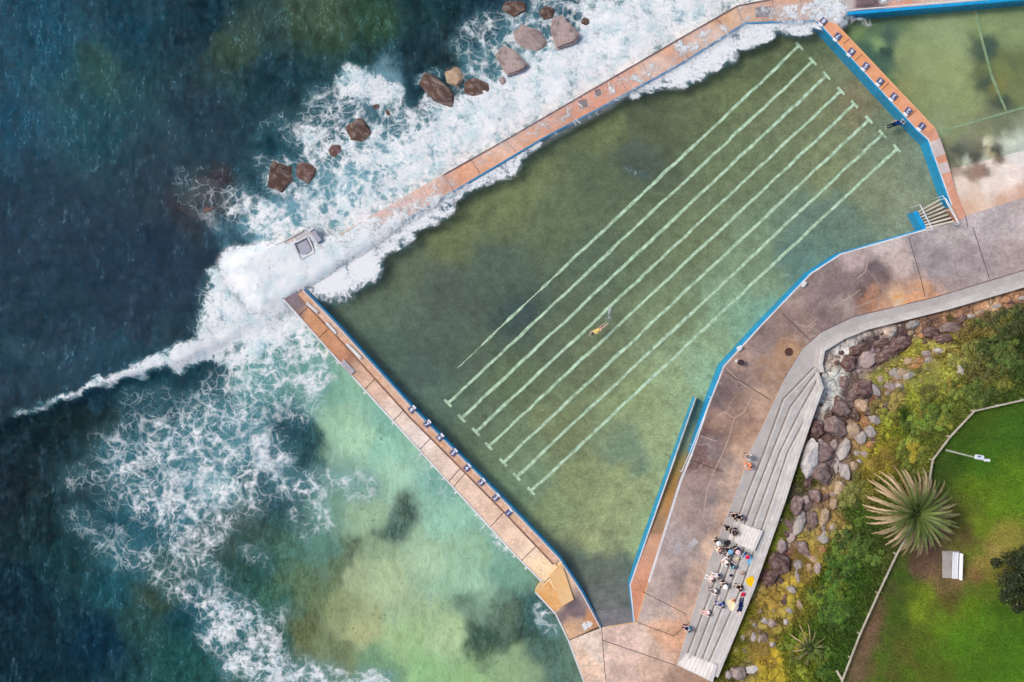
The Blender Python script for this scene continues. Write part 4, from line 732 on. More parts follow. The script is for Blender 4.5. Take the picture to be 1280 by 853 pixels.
def slab(poly,z,col,label):
    bm=bmesh.new(); W=pxs(poly,z); c=sum(W,Vector())/len(W); W=[p-c for p in W]; prism_world(bm,W,0,-.9)
    bmesh.ops.bevel(bm,geom=[e for e in bm.edges if all(v.co.z>-.1 for v in e.verts) and e.calc_length()>.3 and len([f for f in e.link_faces if abs(f.normal.z)<.5])>0],offset=.16,segments=2,affect='EDGES')
    bmesh.ops.triangulate(bm,faces=bm.faces); bmesh.ops.subdivide_edges(bm,edges=bm.edges,cuts=3,use_grid_fill=True)
    for v in bm.verts: v.co+=Vector((.16*mnoise.noise(v.co*.9+Vector((poly[0][0],0,0))),.16*mnoise.noise(v.co*.9+Vector((0,poly[0][0],5))),.14*mnoise.noise(v.co*.7)+.05*mnoise.noise(v.co*3)))
    o=bm_obj('sea_rock',bm,M_ROCK); o.location=(c.x,c.y,z); o.rotation_euler=(.05,-.06,0); o.color=(*RC[col],1); tag(o,label,'rock','rocks in the surf outside the sea wall')
slab([(619,68),(625,59),(633,57),(648,68),(661,81),(655,87),(641,92),(634,95),(626,82)],.45,'pink',sea_rocks[0][7])
slab([(689,36),(690,22),(702,19),(713,30),(725,44),(720,52),(708,56),(696,61),(691,48)],.5,'pink',sea_rocks[1][7])
for x,y,w,h,r,z,c,lb in sea_rocks[2:]: rock(x,y,w*1.16,h*1.16,r,z-.32,c,lb,'rocks in the surf outside the sea wall',.23,.3,'sea_rock','rock')
hb=[(1067,538,20,15,-50,'tan'),(1089,541,14,16,10,'grey'),(1078,548,13,15,20,'grey'),(1089,556,12,10,0,'orange'),(1094,525,13,15,-20,'grey'),(1082,527,10,14,0,'orange'),(1056,563,13,27,15,'pale'),(1071,566,8,20,10,'grey'),(1082,569,11,9,20,'pink'),(1057,590,14,21,0,'grey'),(1050,611,13,20,20,'tan'),(1068,583,9,13,0,'tan'),(1047,584,8,16,15,'pale'),(1047,535,28,28,-10,'purple'),(1022,537,18,26,10,'maroon'),(1016,575,20,44,8,'white'),(1028,592,22,30,-10,'purple'),(1030,566,26,24,0,'purple'),(1043,557,13,14,0,'pink'),(1055,512,20,20,0,'purple'),(1125,487,13,17,-15,'grey'),(1114,484,17,12,10,'pink'),(1095,489,14,18,-20,'grey'),(1136,470,18,11,-35,'grey'),(1127,466,16,9,-30,'tan'),(1145,459,16,9,-20,'orange'),(1117,466,14,14,0,'grey'),(1157,442,12,9,-20,'grey'),(1149,451,12,9,-10,'orange'),(1153,420,10,8,-30,'orange'),(1078,507,18,16,20,'tan'),(1158,443,10,9,0,'pink'),(1163,451,15,9,-25,'grey'),(1175,439,14,8,15,'pale'),(1201,464,9,13,-5,'pale'),(1192,457,10,6,20,'grey'),(1135,452,14,8,-20,'tan'),(1160,463,14,7,-20,'pink'),(1088,516,12,18,-20,'brown'),(1102,500,12,10,0,'brown'),(1106,512,14,16,20,'brown'),
(1032,648,11,20,15,'tan'),(1041,661,8,17,15,'pink'),(1031,672,14,15,0,'grey'),(1028,688,13,11,30,'orange'),(1017,699,12,9,0,'tan'),(1023,711,8,14,20,'pink'),(1012,711,8,13,0,'tan'),(998,706,12,16,20,'grey'),(1004,686,18,20,-15,'purple'),(1018,651,9,22,5,'purple'),(991,738,12,9,20,'grey'),(997,721,8,16,-10,'grey'),(979,684,12,16,0,'pink'),(984,654,30,34,20,'purple'),(1000,655,14,30,15,'grey'),(976,706,28,28,20,'maroon'),(965,724,14,20,35,'maroon'),(981,747,8,16,30,'maroon'),(970,670,16,26,20,'purple'),(990,672,10,20,30,'pink'),
(957,777,10,9,0,'pale'),(966,780,11,12,20,'pink'),(943,781,7,9,20,'grey'),(942,797,8,11,0,'pale'),(950,791,11,6,-30,'purple'),(957,799,9,13,0,'purple'),(928,798,8,9,30,'grey'),(966,806,8,8,0,'grey'),(983,778,7,8,0,'pale'),(921,813,7,8,0,'grey'),(924,843,20,18,0,'pink'),(941,837,18,10,-20,'white'),(931,813,8,6,30,'purple'),(911,845,8,12,10,'pale'),(950,765,6,8,20,'pale'),(988,764,9,8,0,'grey'),(1000,757,9,12,0,'tan'),
(1075,437,30,14,-25,'maroon'),(1098,430,40,10,-22,'maroon'),(1085,450,24,20,-20,'pink'),(1108,446,34,18,-25,'maroon'),(1130,430,28,18,-20,'maroon'),(1165,417,26,16,-15,'maroon'),(1190,411,30,16,-15,'purple'),(1180,424,22,12,-10,'maroon'),(1143,406,18,10,-20,'grey'),(1214,396,14,7,-20,'pale'),(1225,391,16,7,-20,'tan'),(1205,399,14,8,-35,'maroon'),(1245,383,16,6,-18,'pale'),(1262,378,14,6,-15,'maroon'),(1278,373,12,6,-18,'pink'),(1062,455,18,24,10,'maroon'),(1056,480,14,22,10,'purple'),(1083,488,26,24,0,'maroon'),(1067,495,12,18,30,'purple'),(1048,503,10,16,10,'maroon'),(1037,522,12,18,15,'brown'),(1010,605,12,20,20,'maroon'),(997,632,16,26,25,'purple'),(1020,620,16,16,0,'purple'),(1008,625,10,12,0,'pink'),(1060,520,10,14,20,'brown'),(1018,515,8,20,15,'pale'),(1027,555,10,12,0,'grey'),(1034,600,12,16,0,'purple'),(1042,630,10,14,20,'tan'),(1060,540,8,10,0,'brown'),(1070,520,12,14,0,'brown'),(1082,500,8,8,0,'pink')]
# hundred small stones filling the gaps of the rock bank
rr=random.Random(3)
band=[(1030,520),(1045,560),(1050,600),(1035,650),(1010,700),(985,740),(955,785),(930,820),(1070,530),(1100,480),(1150,448),(1085,440),(1120,425),(1060,465),(1000,640),(975,680)]
for _ in range(165):
    c=rr.choice(band); x=c[0]+rr.gauss(0,12); y=c[1]+rr.gauss(0,15)
    hb.append((x,y,rr.uniform(3.5,8),rr.uniform(3.5,8),rr.uniform(0,90),rr.choice(['grey','pink','tan','brown','maroon','pale','brown','tan'])))
X=np.array([r[0] for r in hb]); Y=np.array([r[1] for r in hb]); HZ=hillZ(X,Y)
inh=inside(X,Y,HILLP); dw=polydist(X,Y,HB)
for i,(x,y,w,h,r,c) in enumerate(hb):
    if not inh[i] or dw[i]<min(w,h)*.6: continue
    sz='big' if w*h>380 else ('small' if w*h<75 else 'middling')
    lb=f'{sz} {CN[c]} boulder set in the rocky bank below the lawn'
    rock(x,y,w,h,r,float(HZ[i])-.12,c,lb,f'{sz} {CN[c]} boulders on the rocky bank',.75,.3)
# ---- vegetation
t=T('shrub_leaf'); oc=t.n('ObjectInfo').outputs['Color']; lv=t.attr('lv').outputs['Fac']
k=t.mapr(lv,0,1,.35,1.75); c=t.mix(1.,oc,t.n('CombineColor',i0=k,i1=k,i2=k),'MULTIPLY')
c=t.mix(t.mapr(lv,.88,1.,0,.6),c,(.34,.34,.12,1))
M_LEAF=t.done(t.n('MixShader',i0=.2,i1=t.pbsdf(Base_Color=c,Roughness=.7),i2=t.n('BsdfTranslucent',Color=c)))
def leaf_ball(name,seed,n,size,blade=False,lump=.35):
    r=random.Random(seed); V=[];F=[];A=[]
    lumps=[Vector((r.gauss(0,.45),r.gauss(0,.45),r.uniform(.15,.6))) for _ in range(9)]
    for i in range(n):
        if blade:
            b=Vector((r.gauss(0,.32),r.gauss(0,.32),0)); d=Vector((r.gauss(0,.5)+b.x*1.2,r.gauss(0,.5)+b.y*1.2,r.uniform(.4,1.))).normalized()*r.uniform(.3,.7)
            s_=Vector((-d.y,d.x,0)).normalized()*size*.35; tip=b+d; tip.z*=.8; md=b+d*.55+Vector((0,0,.06))
            k=len(V); V+=[b-s_,b+s_,md+s_*.8,md-s_*.8,tip]; F+=[(k,k+1,k+2,k+3),(k+3,k+2,k+4)]; lv=r.random(); A+=[lv]*5
        else:
            c=r.choice(lumps); d=Vector((r.gauss(0,1),r.gauss(0,1),abs(r.gauss(0,1))+.1)).normalized()
            p=c+d*lump*r.uniform(.5,1.05); p.z=max(.02,p.z)
            nrm=(d+Vector((r.gauss(0,.5),r.gauss(0,.5),.5+r.gauss(0,.3)))).normalized(); u=nrm.orthogonal().normalized()
            u=Matrix.Rotation(r.uniform(0,6.3),3,nrm)@u; w=nrm.cross(u); s_=size*r.uniform(.6,1.3)
            k=len(V); V+=[p-u*s_,p+w*s_*.5,p+u*s_,p-w*s_*.5]; F+=[(k,k+1,k+2,k+3)]; lv=r.random(); A+=[lv]*4
    me=bpy.data.meshes.new(name); me.from_pydata([tuple(v) for v in V],[],F); set_attr(me,'lv',np.array(A)); me.materials.append(M_LEAF); return me
SH=[leaf_ball('foliage',i,1500,.085,lump=.42) for i in range(4)]; GR=[leaf_ball('grass_blades',20+i,420,.05,True) for i in range(3)]
M_STEM=mat_plain('shrub_stem',(.12,.08,.05,1),.9)
bm=bmesh.new()
for k in range(6):
    a=k*1.05; add_tube(bm,[(0,0,-.1),(.2*math.cos(a),.2*math.sin(a),.25),(.45*math.cos(a),.45*math.sin(a),.55)],[.05,.035,.015],5)
STEM=bpy.data.meshes.new('stems'); bm.to_mesh(STEM); bm.free(); STEM.materials.append(M_STEM)
def shrub(px,py,r,rgb,label,group,grass=False,hs=1.):
    z=float(hillZ(np.array([px]),np.array([py]))[0]); q=P(px,py,z+r*.4)
    if grass:
        o=bpy.data.objects.new('grass_tussock',random.choice(GR)); o.location=(q.x,q.y,z-.05); link(o); o.color=lin(*rgb); tag(o,label,'grass clump',group)
    else:
        o=bpy.data.objects.new('shrub',None); o.location=(q.x,q.y,z-.05); link(o); tag(o,label,'shrub',group)
        f=bpy.data.objects.new('foliage',random.choice(SH)); link(f,o); f.color=lin(*rgb)
        s_=bpy.data.objects.new('stems',STEM); link(s_,o)
    o.scale=(r,r*random.uniform(.85,1.15),r*hs*random.uniform(.7,1.)); o.rotation_euler=(0,0,random.uniform(0,6.3)); return o
# shrub patches: region centre, spread x/y, count, colour, kind
PAT=[((1255,405),(34,18),26,(66,84,26),'dark olive shrub on the bank beneath the upper path','dark olive shrubs on the upper bank',0,1.2),
((1240,450),(34,22),30,(62,92,30),'dark green shrub on the slope above the lawn fence corner','dark green shrubs above the fence corner',0,1.1),
((1215,490),(22,14),14,(92,108,34),'mid green shrub beside the upper fence','mid green shrubs beside the upper fence',0,.9),
((1110,515),(18,16),16,(56,92,16),'deep green shrub between the boulders and the yellow grass','deep green shrubs by the boulders',0,1.),
((1160,530),(24,16),18,(76,106,28),'leafy green shrub left of the lamp post','leafy shrubs left of the lamp post',0,1.),
((1130,560),(18,16),12,(104,118,32),'yellow green shrub above the palm','yellow green shrubs above the palm',0,.9),
((1075,625),(18,16),14,(66,98,24),'green shrub left of the big palm','green shrubs left of the palm',0,1.),
((1060,690),(24,24),30,(62,108,22),'bright green leafy shrub on the bank below the palm','bright green shrubs below the palm',0,.95),
((1040,750),(22,30),28,(56,98,18),'bright green leafy shrub on the lower bank','bright green shrubs on the lower bank',0,.95),
((1010,820),(26,22),20,(84,108,22),'olive green shrub around the small palm','olive shrubs around the small palm',0,.8),
((1140,595),(10,8),4,(60,84,26),'small green shrub at the fence behind the palm','small shrubs at the fence',0,.8)]
tot=0; rr=random.Random(11)
for (c,sp_,n,rgb,lb,gp,g,r) in PAT:
    k=0; tries=0
    while k<n and tries<n*6:
        tries+=1
        x=rr.gauss(c[0],sp_[0]*.6); y=rr.gauss(c[1],sp_[1]*.6); xa,ya=np.array([x]),np.array([y])
        if not inside(xa,ya,HILLP)[0] or polydist(xa,ya,FENCE)[0]<9 or polydist(xa,ya,HB)[0]<14: continue
        f=rr.uniform(.95,1.6); tc=tones(xa,ya,HILL_T,s=4,warp=0)[0]; tc=[255*(v**(1/2.3)) for v in tc]; tc=[tc[0]*1.35,tc[1]*1.08,tc[2]] if rr.random()<.3 and tc[1]>tc[0] else tc; shrub(x,y,r*rr.uniform(.45,1.05),tuple(min(255,(v*.22+.78*u)*f) for v,u in zip(rgb,tc)),lb,gp,hs=.62); k+=1; tot+=1
GPAT=[((1165,475),(26,20),24,(158,158,84),'pale yellow green grass clump on the sunny knoll','yellow grass clumps on the knoll'),((1120,455),(26,10),16,(166,156,92),'straw yellow grass clump along the boulder ledge','straw grass clumps along the ledge'),((1100,572),(22,16),24,(160,142,68),'ochre grass clump above the palm','ochre grass clumps above the palm'),((1010,700),(16,26),22,(160,136,70),'ochre grass clump among the middle boulders','ochre grass clumps among the boulders'),((955,790),(20,36),30,(150,128,64),'ochre grass clump on the lower bank','ochre grass clumps on the lower bank'),((975,645),(8,26),10,(118,128,36),'olive grass clump against the terrace wall','olive grass clumps along the terrace wall'),((930,780),(9,34),18,(140,140,40),'yellow green grass clump against the lower terrace wall','grass clumps along the lower terrace wall'),((1200,440),(20,20),14,(150,136,60),'dry brown grass clump among the dark shrubs','dry grass clumps among dark shrubs')]
for (c,sp_,n,rgb,lb,gp) in GPAT:
    k=0; tries=0
    while k<n and tries<n*8:
        tries+=1
        x=rr.gauss(c[0],sp_[0]*.6); y=rr.gauss(c[1],sp_[1]*.6); xa,ya=np.array([x]),np.array([y])
        if not inside(xa,ya,HILLP)[0] or polydist(xa,ya,FENCE)[0]<8 or polydist(xa,ya,HB)[0]<6: continue
        f=rr.uniform(.7,1.3); shrub(x,y,rr.uniform(.5,.9),tuple(min(255,v*f) for v in rgb),lb,gp,True,.5); k+=1
# continuous low ground cover
def ground_cover(name,poly,n,mat,seed,label,hmin,hmax,table,skiprock=True):
    r_=np.random.default_rng(seed); xs=[p[0] for p in poly]; ys=[p[1] for p in poly]
    X=r_.uniform(min(xs),min(max(xs),1330),n*3); Y=r_.uniform(min(ys),min(max(ys),900),n*3); k=inside(X,Y,poly)
    X,Y=X[k],Y[k]
    col=tones(X,Y,table,s=4,warp=6,wscale=14)
    if skiprock:
        g=(col[:,1]>col[:,0]*.80)&(col[:,2]<col[:,1]*.72); X,Y,col=X[g],Y[g],col[g]
    X,Y,col=X[:n],Y[:n],col[:n]; Z=hillZ(X,Y); m=len(X)
    f=(H-Z)/H; bx=(X-640)/S*f; by=(426.5-Y)/S*f; a=r_.uniform(0,6.28,m); h=r_.uniform(hmin,hmax,m); w=h*r_.uniform(.12,.3,m); ln=h*r_.uniform(.4,1.1,m); a2=r_.uniform(0,6.28,m)
    V=np.zeros((m,3,3)); V[:,0]=np.stack([bx-np.cos(a)*w,by-np.sin(a)*w,Z-.03],1); V[:,1]=np.stack([bx+np.cos(a)*w,by+np.sin(a)*w,Z-.03],1); V[:,2]=np.stack([bx+np.cos(a2)*ln,by+np.sin(a2)*ln,Z+h*.8],1)
    me=bpy.data.meshes.new(name); me.from_pydata(V.reshape(-1,3).tolist(),[],np.arange(m*3).reshape(-1,3).tolist())
    c=col*1.35*r_.uniform(.45,1.8,m)[:,None]; set_attr(me,'tone',np.repeat(np.clip(c,0,1),3,axis=0),'C'); me.materials.append(mat)
    o=link(bpy.data.objects.new(name,me)); tag(o,label,'grass',kind='stuff'); return o
t=T('grass_blade'); c=t.attr('tone').outputs['Color']; M_BLADE=t.done(t.n('MixShader',i0=.25,i1=t.pbsdf(Base_Color=c,Roughness=.8),i2=t.n('BsdfTranslucent',Color=c)))
ground_cover('bank_ground_cover',HILLP,70000,M_BLADE,1,'low mixed green and ochre ground cover on the bank',.15,.45,HILL_T)
ground_cover('lawn_grass_blades',LAWNP,90000,M_BLADE,2,'short green mown grass of the lawn',.06,.16,LAWN_T,False)
# small leafy rosettes catch light in the lower bank
# ---- palms
t=T('palm_frond'); a=t.attr('al').outputs['Fac']; lv=t.attr('lv').outputs['Fac']
g=t.mix(lv,(.055,.10,.018,1),(.22,.28,.06,1)); d=t.mix(lv,(.42,.26,.13,1),(.82,.60,.40,1))
c=t.mix(t.ramp(t.math('ADD',a,t.math('MULTIPLY',t.math('SUBTRACT',lv,.5),.35)),[(.44,0.),(.86,1.)]),g,d)
M_FROND=t.done(t.n('MixShader',i0=.15,i1=t.pbsdf(Base_Color=c,Roughness=.6),i2=t.n('BsdfTranslucent',Color=c)))
M_BARK=mat_conc('palm_bark',(.16,.12,.09,1),(.10,.075,.055,1),None,6)
def palm(px,py,zg,R,nf,trunk_h,label,name='palm_tree',cat='palm tree',seed=1,green=1.):
    r=random.Random(seed); zc=zg+trunk_h; q=P(px,py,zc+.4)
    e=empty(name,(q.x,q.y,zg),label,cat)
    if trunk_h>.3:
        bm=bmesh.new(); pts=[]; rad=[]
        for k in range(25): z=trunk_h*k/24; pts.append((0,0,z-.2)); rad.append(.38+.06*(k%2)+.1*(k>20))
        add_tube(bm,pts,rad,14); bm_obj('trunk',bm,M_BARK,e)
    V=[];F=[];A=[];B=[]
    for i in range(nf):
        az=i*2.39996+r.uniform(-.1,.1); lay=i/nf           # lay 0 = inner/young upright, 1 = outer hanging
        Lf=R*(.50+.58*lay**.6)*r.uniform(.9,1.08); el=math.radians(78-88*lay**.8+r.uniform(-5,5)); dead=sstep(.25,1.,lay)
        n=26; p=Vector((.12*math.cos(az),.12*math.sin(az),trunk_h-.1)); ang=el; side=Vector((-math.sin(az),math.cos(az),0)); sweep=r.uniform(-.25,.25)
        lvf=r.random()
        for k in range(n+1):
            s_=k/n; dirv=Vector((math.cos(az+sweep*s_)*math.cos(ang),math.sin(az+sweep*s_)*math.cos(ang),math.sin(ang)))
            sd_=Vector((-math.sin(az+sweep*s_),math.cos(az+sweep*s_),0))
            if k>2:
                wl=R*.070*math.sin(math.pi*min(1,(s_*.93+.07)))**.55*(1-.3*s_)
                for sg in (-1,1):
                    if r.random()<.04: continue
                    tip=p+dirv*wl*1.9+sd_*sg*wl*.62+Vector((0,0,-wl*.12+.05)); hw=dirv*R*.014
                    v0=len(V); V+=[p-hw,p+hw*2,tip]; F.append((v0,v0+1,v0+2)); al=min(1,dead*.55+.62*s_*(.35+.65*lay)+.05); l_=min(1,max(0,lvf*.6+r.random()*.4)); A+=[al,al,min(1,al+.3)]; B+=[l_]*3
            # rachis
            if k<n:
                p2=p+dirv*Lf/n; w_=.05*(1-s_)+.015; v0=len(V); V+=[p-sd_*w_,p+sd_*w_,p2+sd_*w_*.9,p2-sd_*w_*.9]; F.append((v0,v0+1,v0+2,v0+3)); al=.3+.5*s_*lay; A+=[al]*4; B+=[.8]*4
                p=p2; ang-=math.radians(62+18*lay)/n*(.5+s_)
    me=bpy.data.meshes.new('fronds'); me.from_pydata([tuple(v) for v in V],[],F); set_attr(me,'al',np.array(A)); set_attr(me,'lv',np.array(B)); me.materials.append(M_FROND)
    link(bpy.data.objects.new('fronds',me),e)
    bm=bmesh.new(); add_ball(bm,(0,0,trunk_h),(.4,.4,.5),12); bm_obj('crown_heart',bm,mat_plain('palm_heart',(.05,.06,.02,1),.9),e)
    return e
hz=lambda x,y: float(hillZ(np.array([x*1.]),np.array([y*1.]))[0])
palm(1148,643,hz(1148,643)-.1,4.7,118,2.2,'large date palm with tan tipped fronds at the lawn edge')
palm(1014,812,hz(1014,812),2.3,30,.35,'small young palm with yellow fronds low on the bank','small_palm','palm',5)
# ---- shade tree at the right edge
def tree(px,py,R,zg,label):
    q=P(px,py,zg+2); e=empty('tree',(q.x,q.y,zg),label,'tree')
    bm=bmesh.new(); add_tube(bm,[(0,0,-.2),(.05,0,1.),(.1,.05,1.9)],[.26,.2,.14],10)
    for k in range(7):
        a=k*.9; add_tube(bm,[(.08,.04,1.4+.08*k),(R*.35*math.cos(a),R*.35*math.sin(a),2.1+.1*k),(R*.75*math.cos(a),R*.75*math.sin(a),2.4+.15*k)],[.09,.06,.02],6)
    bm_obj('trunk',bm,M_STEM,e)
    r=random.Random(4); V=[];F=[];A=[]
    lumps=[(Vector((math.cos(a)*d,math.sin(a)*d,2.2+1.1*(1-(d/R)**2)+r.uniform(-.3,.3))),r.uniform(.5,.95)) for a,d in [(r.uniform(0,6.28),R*math.sqrt(r.random())*.9) for _ in range(46)]]
    for i in range(15000):
        c,lr=r.choice(lumps); d=Vector((r.gauss(0,1),r.gauss(0,1),r.gauss(0,.8))).normalized(); p=c+d*lr*r.uniform(.4,1.05)
        nrm=(d+Vector((r.gauss(0,.6),r.gauss(0,.6),.5))).normalized(); u=Matrix.Rotation(r.uniform(0,6.3),3,nrm)@nrm.orthogonal().normalized(); w=nrm.cross(u); s_=r.uniform(.07,.14)
        k=len(V); V+=[p-u*s_,p+w*s_*.5,p+u*s_,p-w*s_*.5]; F.append((k,k+1,k+2,k+3)); A+=[r.random()]*4
    me=bpy.data.meshes.new('crown'); me.from_pydata([tuple(v) for v in V],[],F); set_attr(me,'lv',np.array(A)); me.materials.append(M_LEAF)
    f=link(bpy.data.objects.new('crown',me),e); f.color=lin(44,56,26)
tree(1273,722,3.1,4.9,'dark leafy tree at the right of the lawn bench')
# ---- low timber rail fence along the lawn
M_TIMB=mat_conc('weathered_timber',lin(196,188,172),lin(170,160,142),lin(140,128,110),3)
FP=FENCE[1:-1]; FZ=hillZ(np.array([p[0] for p in FP],float),np.array([p[1] for p in FP],float)); fence=empty('rail_fence',P(1166,575,FZ[4]),'low pale timber rail fence curving along the lawn edge','fence')
FW=[P(x,y,z+.55) for (x,y),z in zip(FP,FZ)]
for a,b in zip(FW,FW[1:]):
    bm=bmesh.new(); d=b-a; add_box(bm,(a+b)/2,(d.length,.16,.12),rot=d.to_track_quat('X','Z').to_matrix().to_4x4(),bevel=.02); o=bm_obj('rail',bm,M_TIMB); keep_world(o,fence)
    n=max(1,int(d.length/2.2))
    for k in range(n):
        q=a.lerp(b,k/n); bm=bmesh.new(); add_box(bm,(q.x,q.y,q.z-.28),(.13,.13,.66),bevel=.015); o=bm_obj('post',bm,M_TIMB); keep_world(o,fence)
q=P(1049,844,5.2); bm=bmesh.new(); d=(P(1053,850,5.3)-P(1046,838,5.1)); add_box(bm,q,(d.length,.2,.2),rot=d.to_track_quat('X','Z').to_matrix().to_4x4(),bevel=.03); o=bm_obj('timber_log',bm,M_TIMB); tag(o,'short pale timber log beside the lower end of the rail fence','log')
# ---- lamp post
zb=hz(1183,563); lb=P(1183,563,zb); lp=empty('lamp_post',lb,'slender pale lamp post with two short lamp heads on the lawn by the fence','lamp post')
M_POLE=mat_plain('pale_pole_paint',lin(168,176,160),.5,.08); M_LAMP=mat_plain('lamp_white',lin(222,226,230),.4,.05); M_GLASS=mat_plain('lamp_glass',lin(90,120,160),.2,.1)
bm=bmesh.new(); add_tube(bm,[(0,0,-.1),(0,0,2),(0,0,4.3)],[.12,.1,.07],12); bm_obj('pole',bm,M_POLE,lp)
bm=bmesh.new(); add_tube(bm,[(0,0,4.2),(.35,-.05,4.45),(.8,-.2,4.5)],[.05,.05,.04],8); bm_obj('lamp_arm',bm,M_POLE,lp)
for (dx,dy,l,rz_) in ((.25,.05,.85,-.15),(.95,-.22,.6,-.05)):
    bm=bmesh.new(); add_box(bm,(dx,dy,4.55),(l,.42 if l>.7 else .24,.14),rz=rz_,bevel=.05); h=bm_obj('lamp_head',bm,M_LAMP,lp)
    bm=bmesh.new(); add_box(bm,(dx,dy,4.47),(l*.8,.26 if l>.7 else .14,.05),rz=rz_); bm_obj('lamp_glass',bm,M_GLASS,h)
bm=bmesh.new(); add_box(bm,(.2,.12,4.632),(.3,.14,.03),rz=-.15,bevel=.01); bm_obj('sensor_cap',bm,M_GLASS,lp)
# ---- bench on a slab
zl=hz(1190,706); PADM=mat_conc('grey_slab_concrete',lin(176,170,166),lin(160,152,148),lin(140,130,124),3)
bm=bmesh.new(); prism_world(bm,pxs([(1178.5,689),(1199,689),(1199,723),(1178.5,722.5)],zl+.1),zl+.12,zl-.3); pad=bm_obj('concrete_slab',bm,PADM); tag(pad,'rectangular grey concrete slab under the park bench','slab')
bc=P(1196.5,707,zl+.5); bn=empty('park_bench',(bc.x,bc.y,zl+.12),'white slatted park bench on the grey slab right of the palm','bench',None,math.radians(-2))
M_BW=mat_plain('white_bench_slat',lin(232,232,238),.4,.05)
for k in range(3):
    bm=bmesh.new(); add_box(bm,(-.42+.20*k,0,.44),(.17,2.55,.05),bevel=.012); bm_obj('seat_slat',bm,M_BW,bn)
for k in range(2):
    bm=bmesh.new(); add_box(bm,(.16+.05*k,-.03,.60+.17*k),(.07,2.55,.17),rot=Matrix.Rotation(.45,4,'Y'),bevel=.012); bm_obj('back_slat',bm,M_BW,bn)
for y in (-.95,.95):
    bm=bmesh.new(); add_box(bm,(-.15,y,.38),(.72,.06,.06)); add_box(bm,(-.15,y,.19),(.08,.08,.38)); add_box(bm,(.17,y,.6),(.05,.06,.55),rot=Matrix.Translation((0,0,0))@Matrix.Rotation(.3,4,'Y')); bm_obj('bench_leg',bm,mat_plain('bench_steel',lin(120,124,130),.4,.1,.5),bn)

# ================================================================ PEOPLE
M_SKIN=mat_plain('skin',lin(232,198,182),.55,.05); M_SKIN2=mat_plain('skin_deep',lin(150,98,74),.55,.05)
M_HAIR=mat_plain('dark_hair',(.015,.012,.010,1),.6); M_HAIRB=mat_plain('brown_hair',(.09,.05,.03,1),.6)
def skin_mesh(name,verts,edges,rads,root=0,sub=1):
    me=bpy.data.meshes.new(name); me.from_pydata(verts,edges,[]); o=bpy.data.objects.new(name,me); COL.objects.link(o)
    md=o.modifiers.new('s','SKIN'); md.use_smooth_shade=True
    for i,r in enumerate(rads):
        d=me.skin_vertices[0].data[i]; d.radius=(r,r) if not hasattr(r,'__len__') else r; d.use_root=(i==root)
    m2=o.modifiers.new('u','SUBSURF'); m2.levels=sub
    dg=bpy.context.evaluated_depsgraph_get(); dg.update(); out=bpy.data.meshes.new_from_object(o.evaluated_get(dg)); bpy.data.objects.remove(o); return out
def pose(kind):
    """joints facing +Y; origin at the seat / feet"""
    if kind=='sit': J=dict(pel=(0,0,.10),sp=(0,.02,.32),ch=(0,.05,.50),nk=(0,.08,.66),hd=(0,.14,.80),hl=(-.10,.06,.10),kl=(-.14,.50,.12),al=(-.14,.56,-.32),tl=(-.15,.72,-.36),hr=(.10,.06,.10),kr=(.14,.50,.12),ar=(.13,.58,-.32),tr=(.14,.74,-.36),sl=(-.19,.06,.58),el=(-.25,.22,.36),wl=(-.15,.42,.22),sr=(.19,.06,.58),er=(.25,.22,.36),wr=(.15,.42,.22))
    elif kind=='cross': J=dict(pel=(0,0,.10),sp=(0,.03,.32),ch=(0,.08,.50),nk=(0,.13,.66),hd=(0,.20,.79),hl=(-.10,.05,.10),kl=(-.36,.36,.14),al=(-.02,.42,.08),tl=(.12,.46,.07),hr=(.10,.05,.10),kr=(.36,.36,.14),ar=(.04,.50,.08),tr=(-.10,.54,.07),sl=(-.19,.08,.58),el=(-.30,.20,.36),wl=(-.16,.38,.26),sr=(.19,.08,.58),er=(.28,.22,.36),wr=(.12,.40,.26))
    elif kind=='stand': J=dict(pel=(0,0,.95),sp=(0,0,1.12),ch=(0,.01,1.32),nk=(0,.01,1.50),hd=(0,.04,1.64),hl=(-.10,0,.92),kl=(-.12,.14,.50),al=(-.12,.05,.09),tl=(-.13,.20,.03),hr=(.10,0,.92),kr=(.11,-.04,.49),ar=(.11,-.22,.12),tr=(.12,-.09,.04),sl=(-.19,0,1.42),el=(-.25,-.10,1.14),wl=(-.24,.06,.92),sr=(.19,0,1.42),er=(.25,.10,1.15),wr=(.22,.30,1.02))
    elif kind=='lie': J=dict(pel=(0,0,.11),sp=(0,.2,.12),ch=(0,.40,.13),nk=(0,.56,.13),hd=(0,.70,.15),hl=(-.10,-.03,.10),kl=(-.14,-.44,.14),al=(-.12,-.84,.08),tl=(-.14,-.94,.14),hr=(.10,-.03,.10),kr=(.15,-.42,.26),ar=(.14,-.76,.08),tr=(.15,-.92,.06),sl=(-.19,.48,.12),el=(-.36,.28,.10),wl=(-.28,.05,.10),sr=(.19,.48,.12),er=(.40,.60,.10),wr=(.22,.78,.10))
    elif kind=='swim': J=dict(pel=(0,0,.0),sp=(0,.2,.02),ch=(0,.40,.04),nk=(0,.56,.04),hd=(.02,.70,.05),hl=(-.09,-.03,-.02),kl=(-.10,-.44,-.04),al=(-.08,-.85,.0),tl=(-.09,-1.0,.02),hr=(.09,-.03,-.02),kr=(.11,-.42,-.10),ar=(.10,-.82,-.14),tr=(.11,-.97,-.16),sl=(-.18,.46,.03),el=(-.32,.30,-.08),wl=(-.30,.06,-.14),sr=(.18,.50,.05),er=(.26,.78,.10),wr=(.16,1.02,.02))
    return J
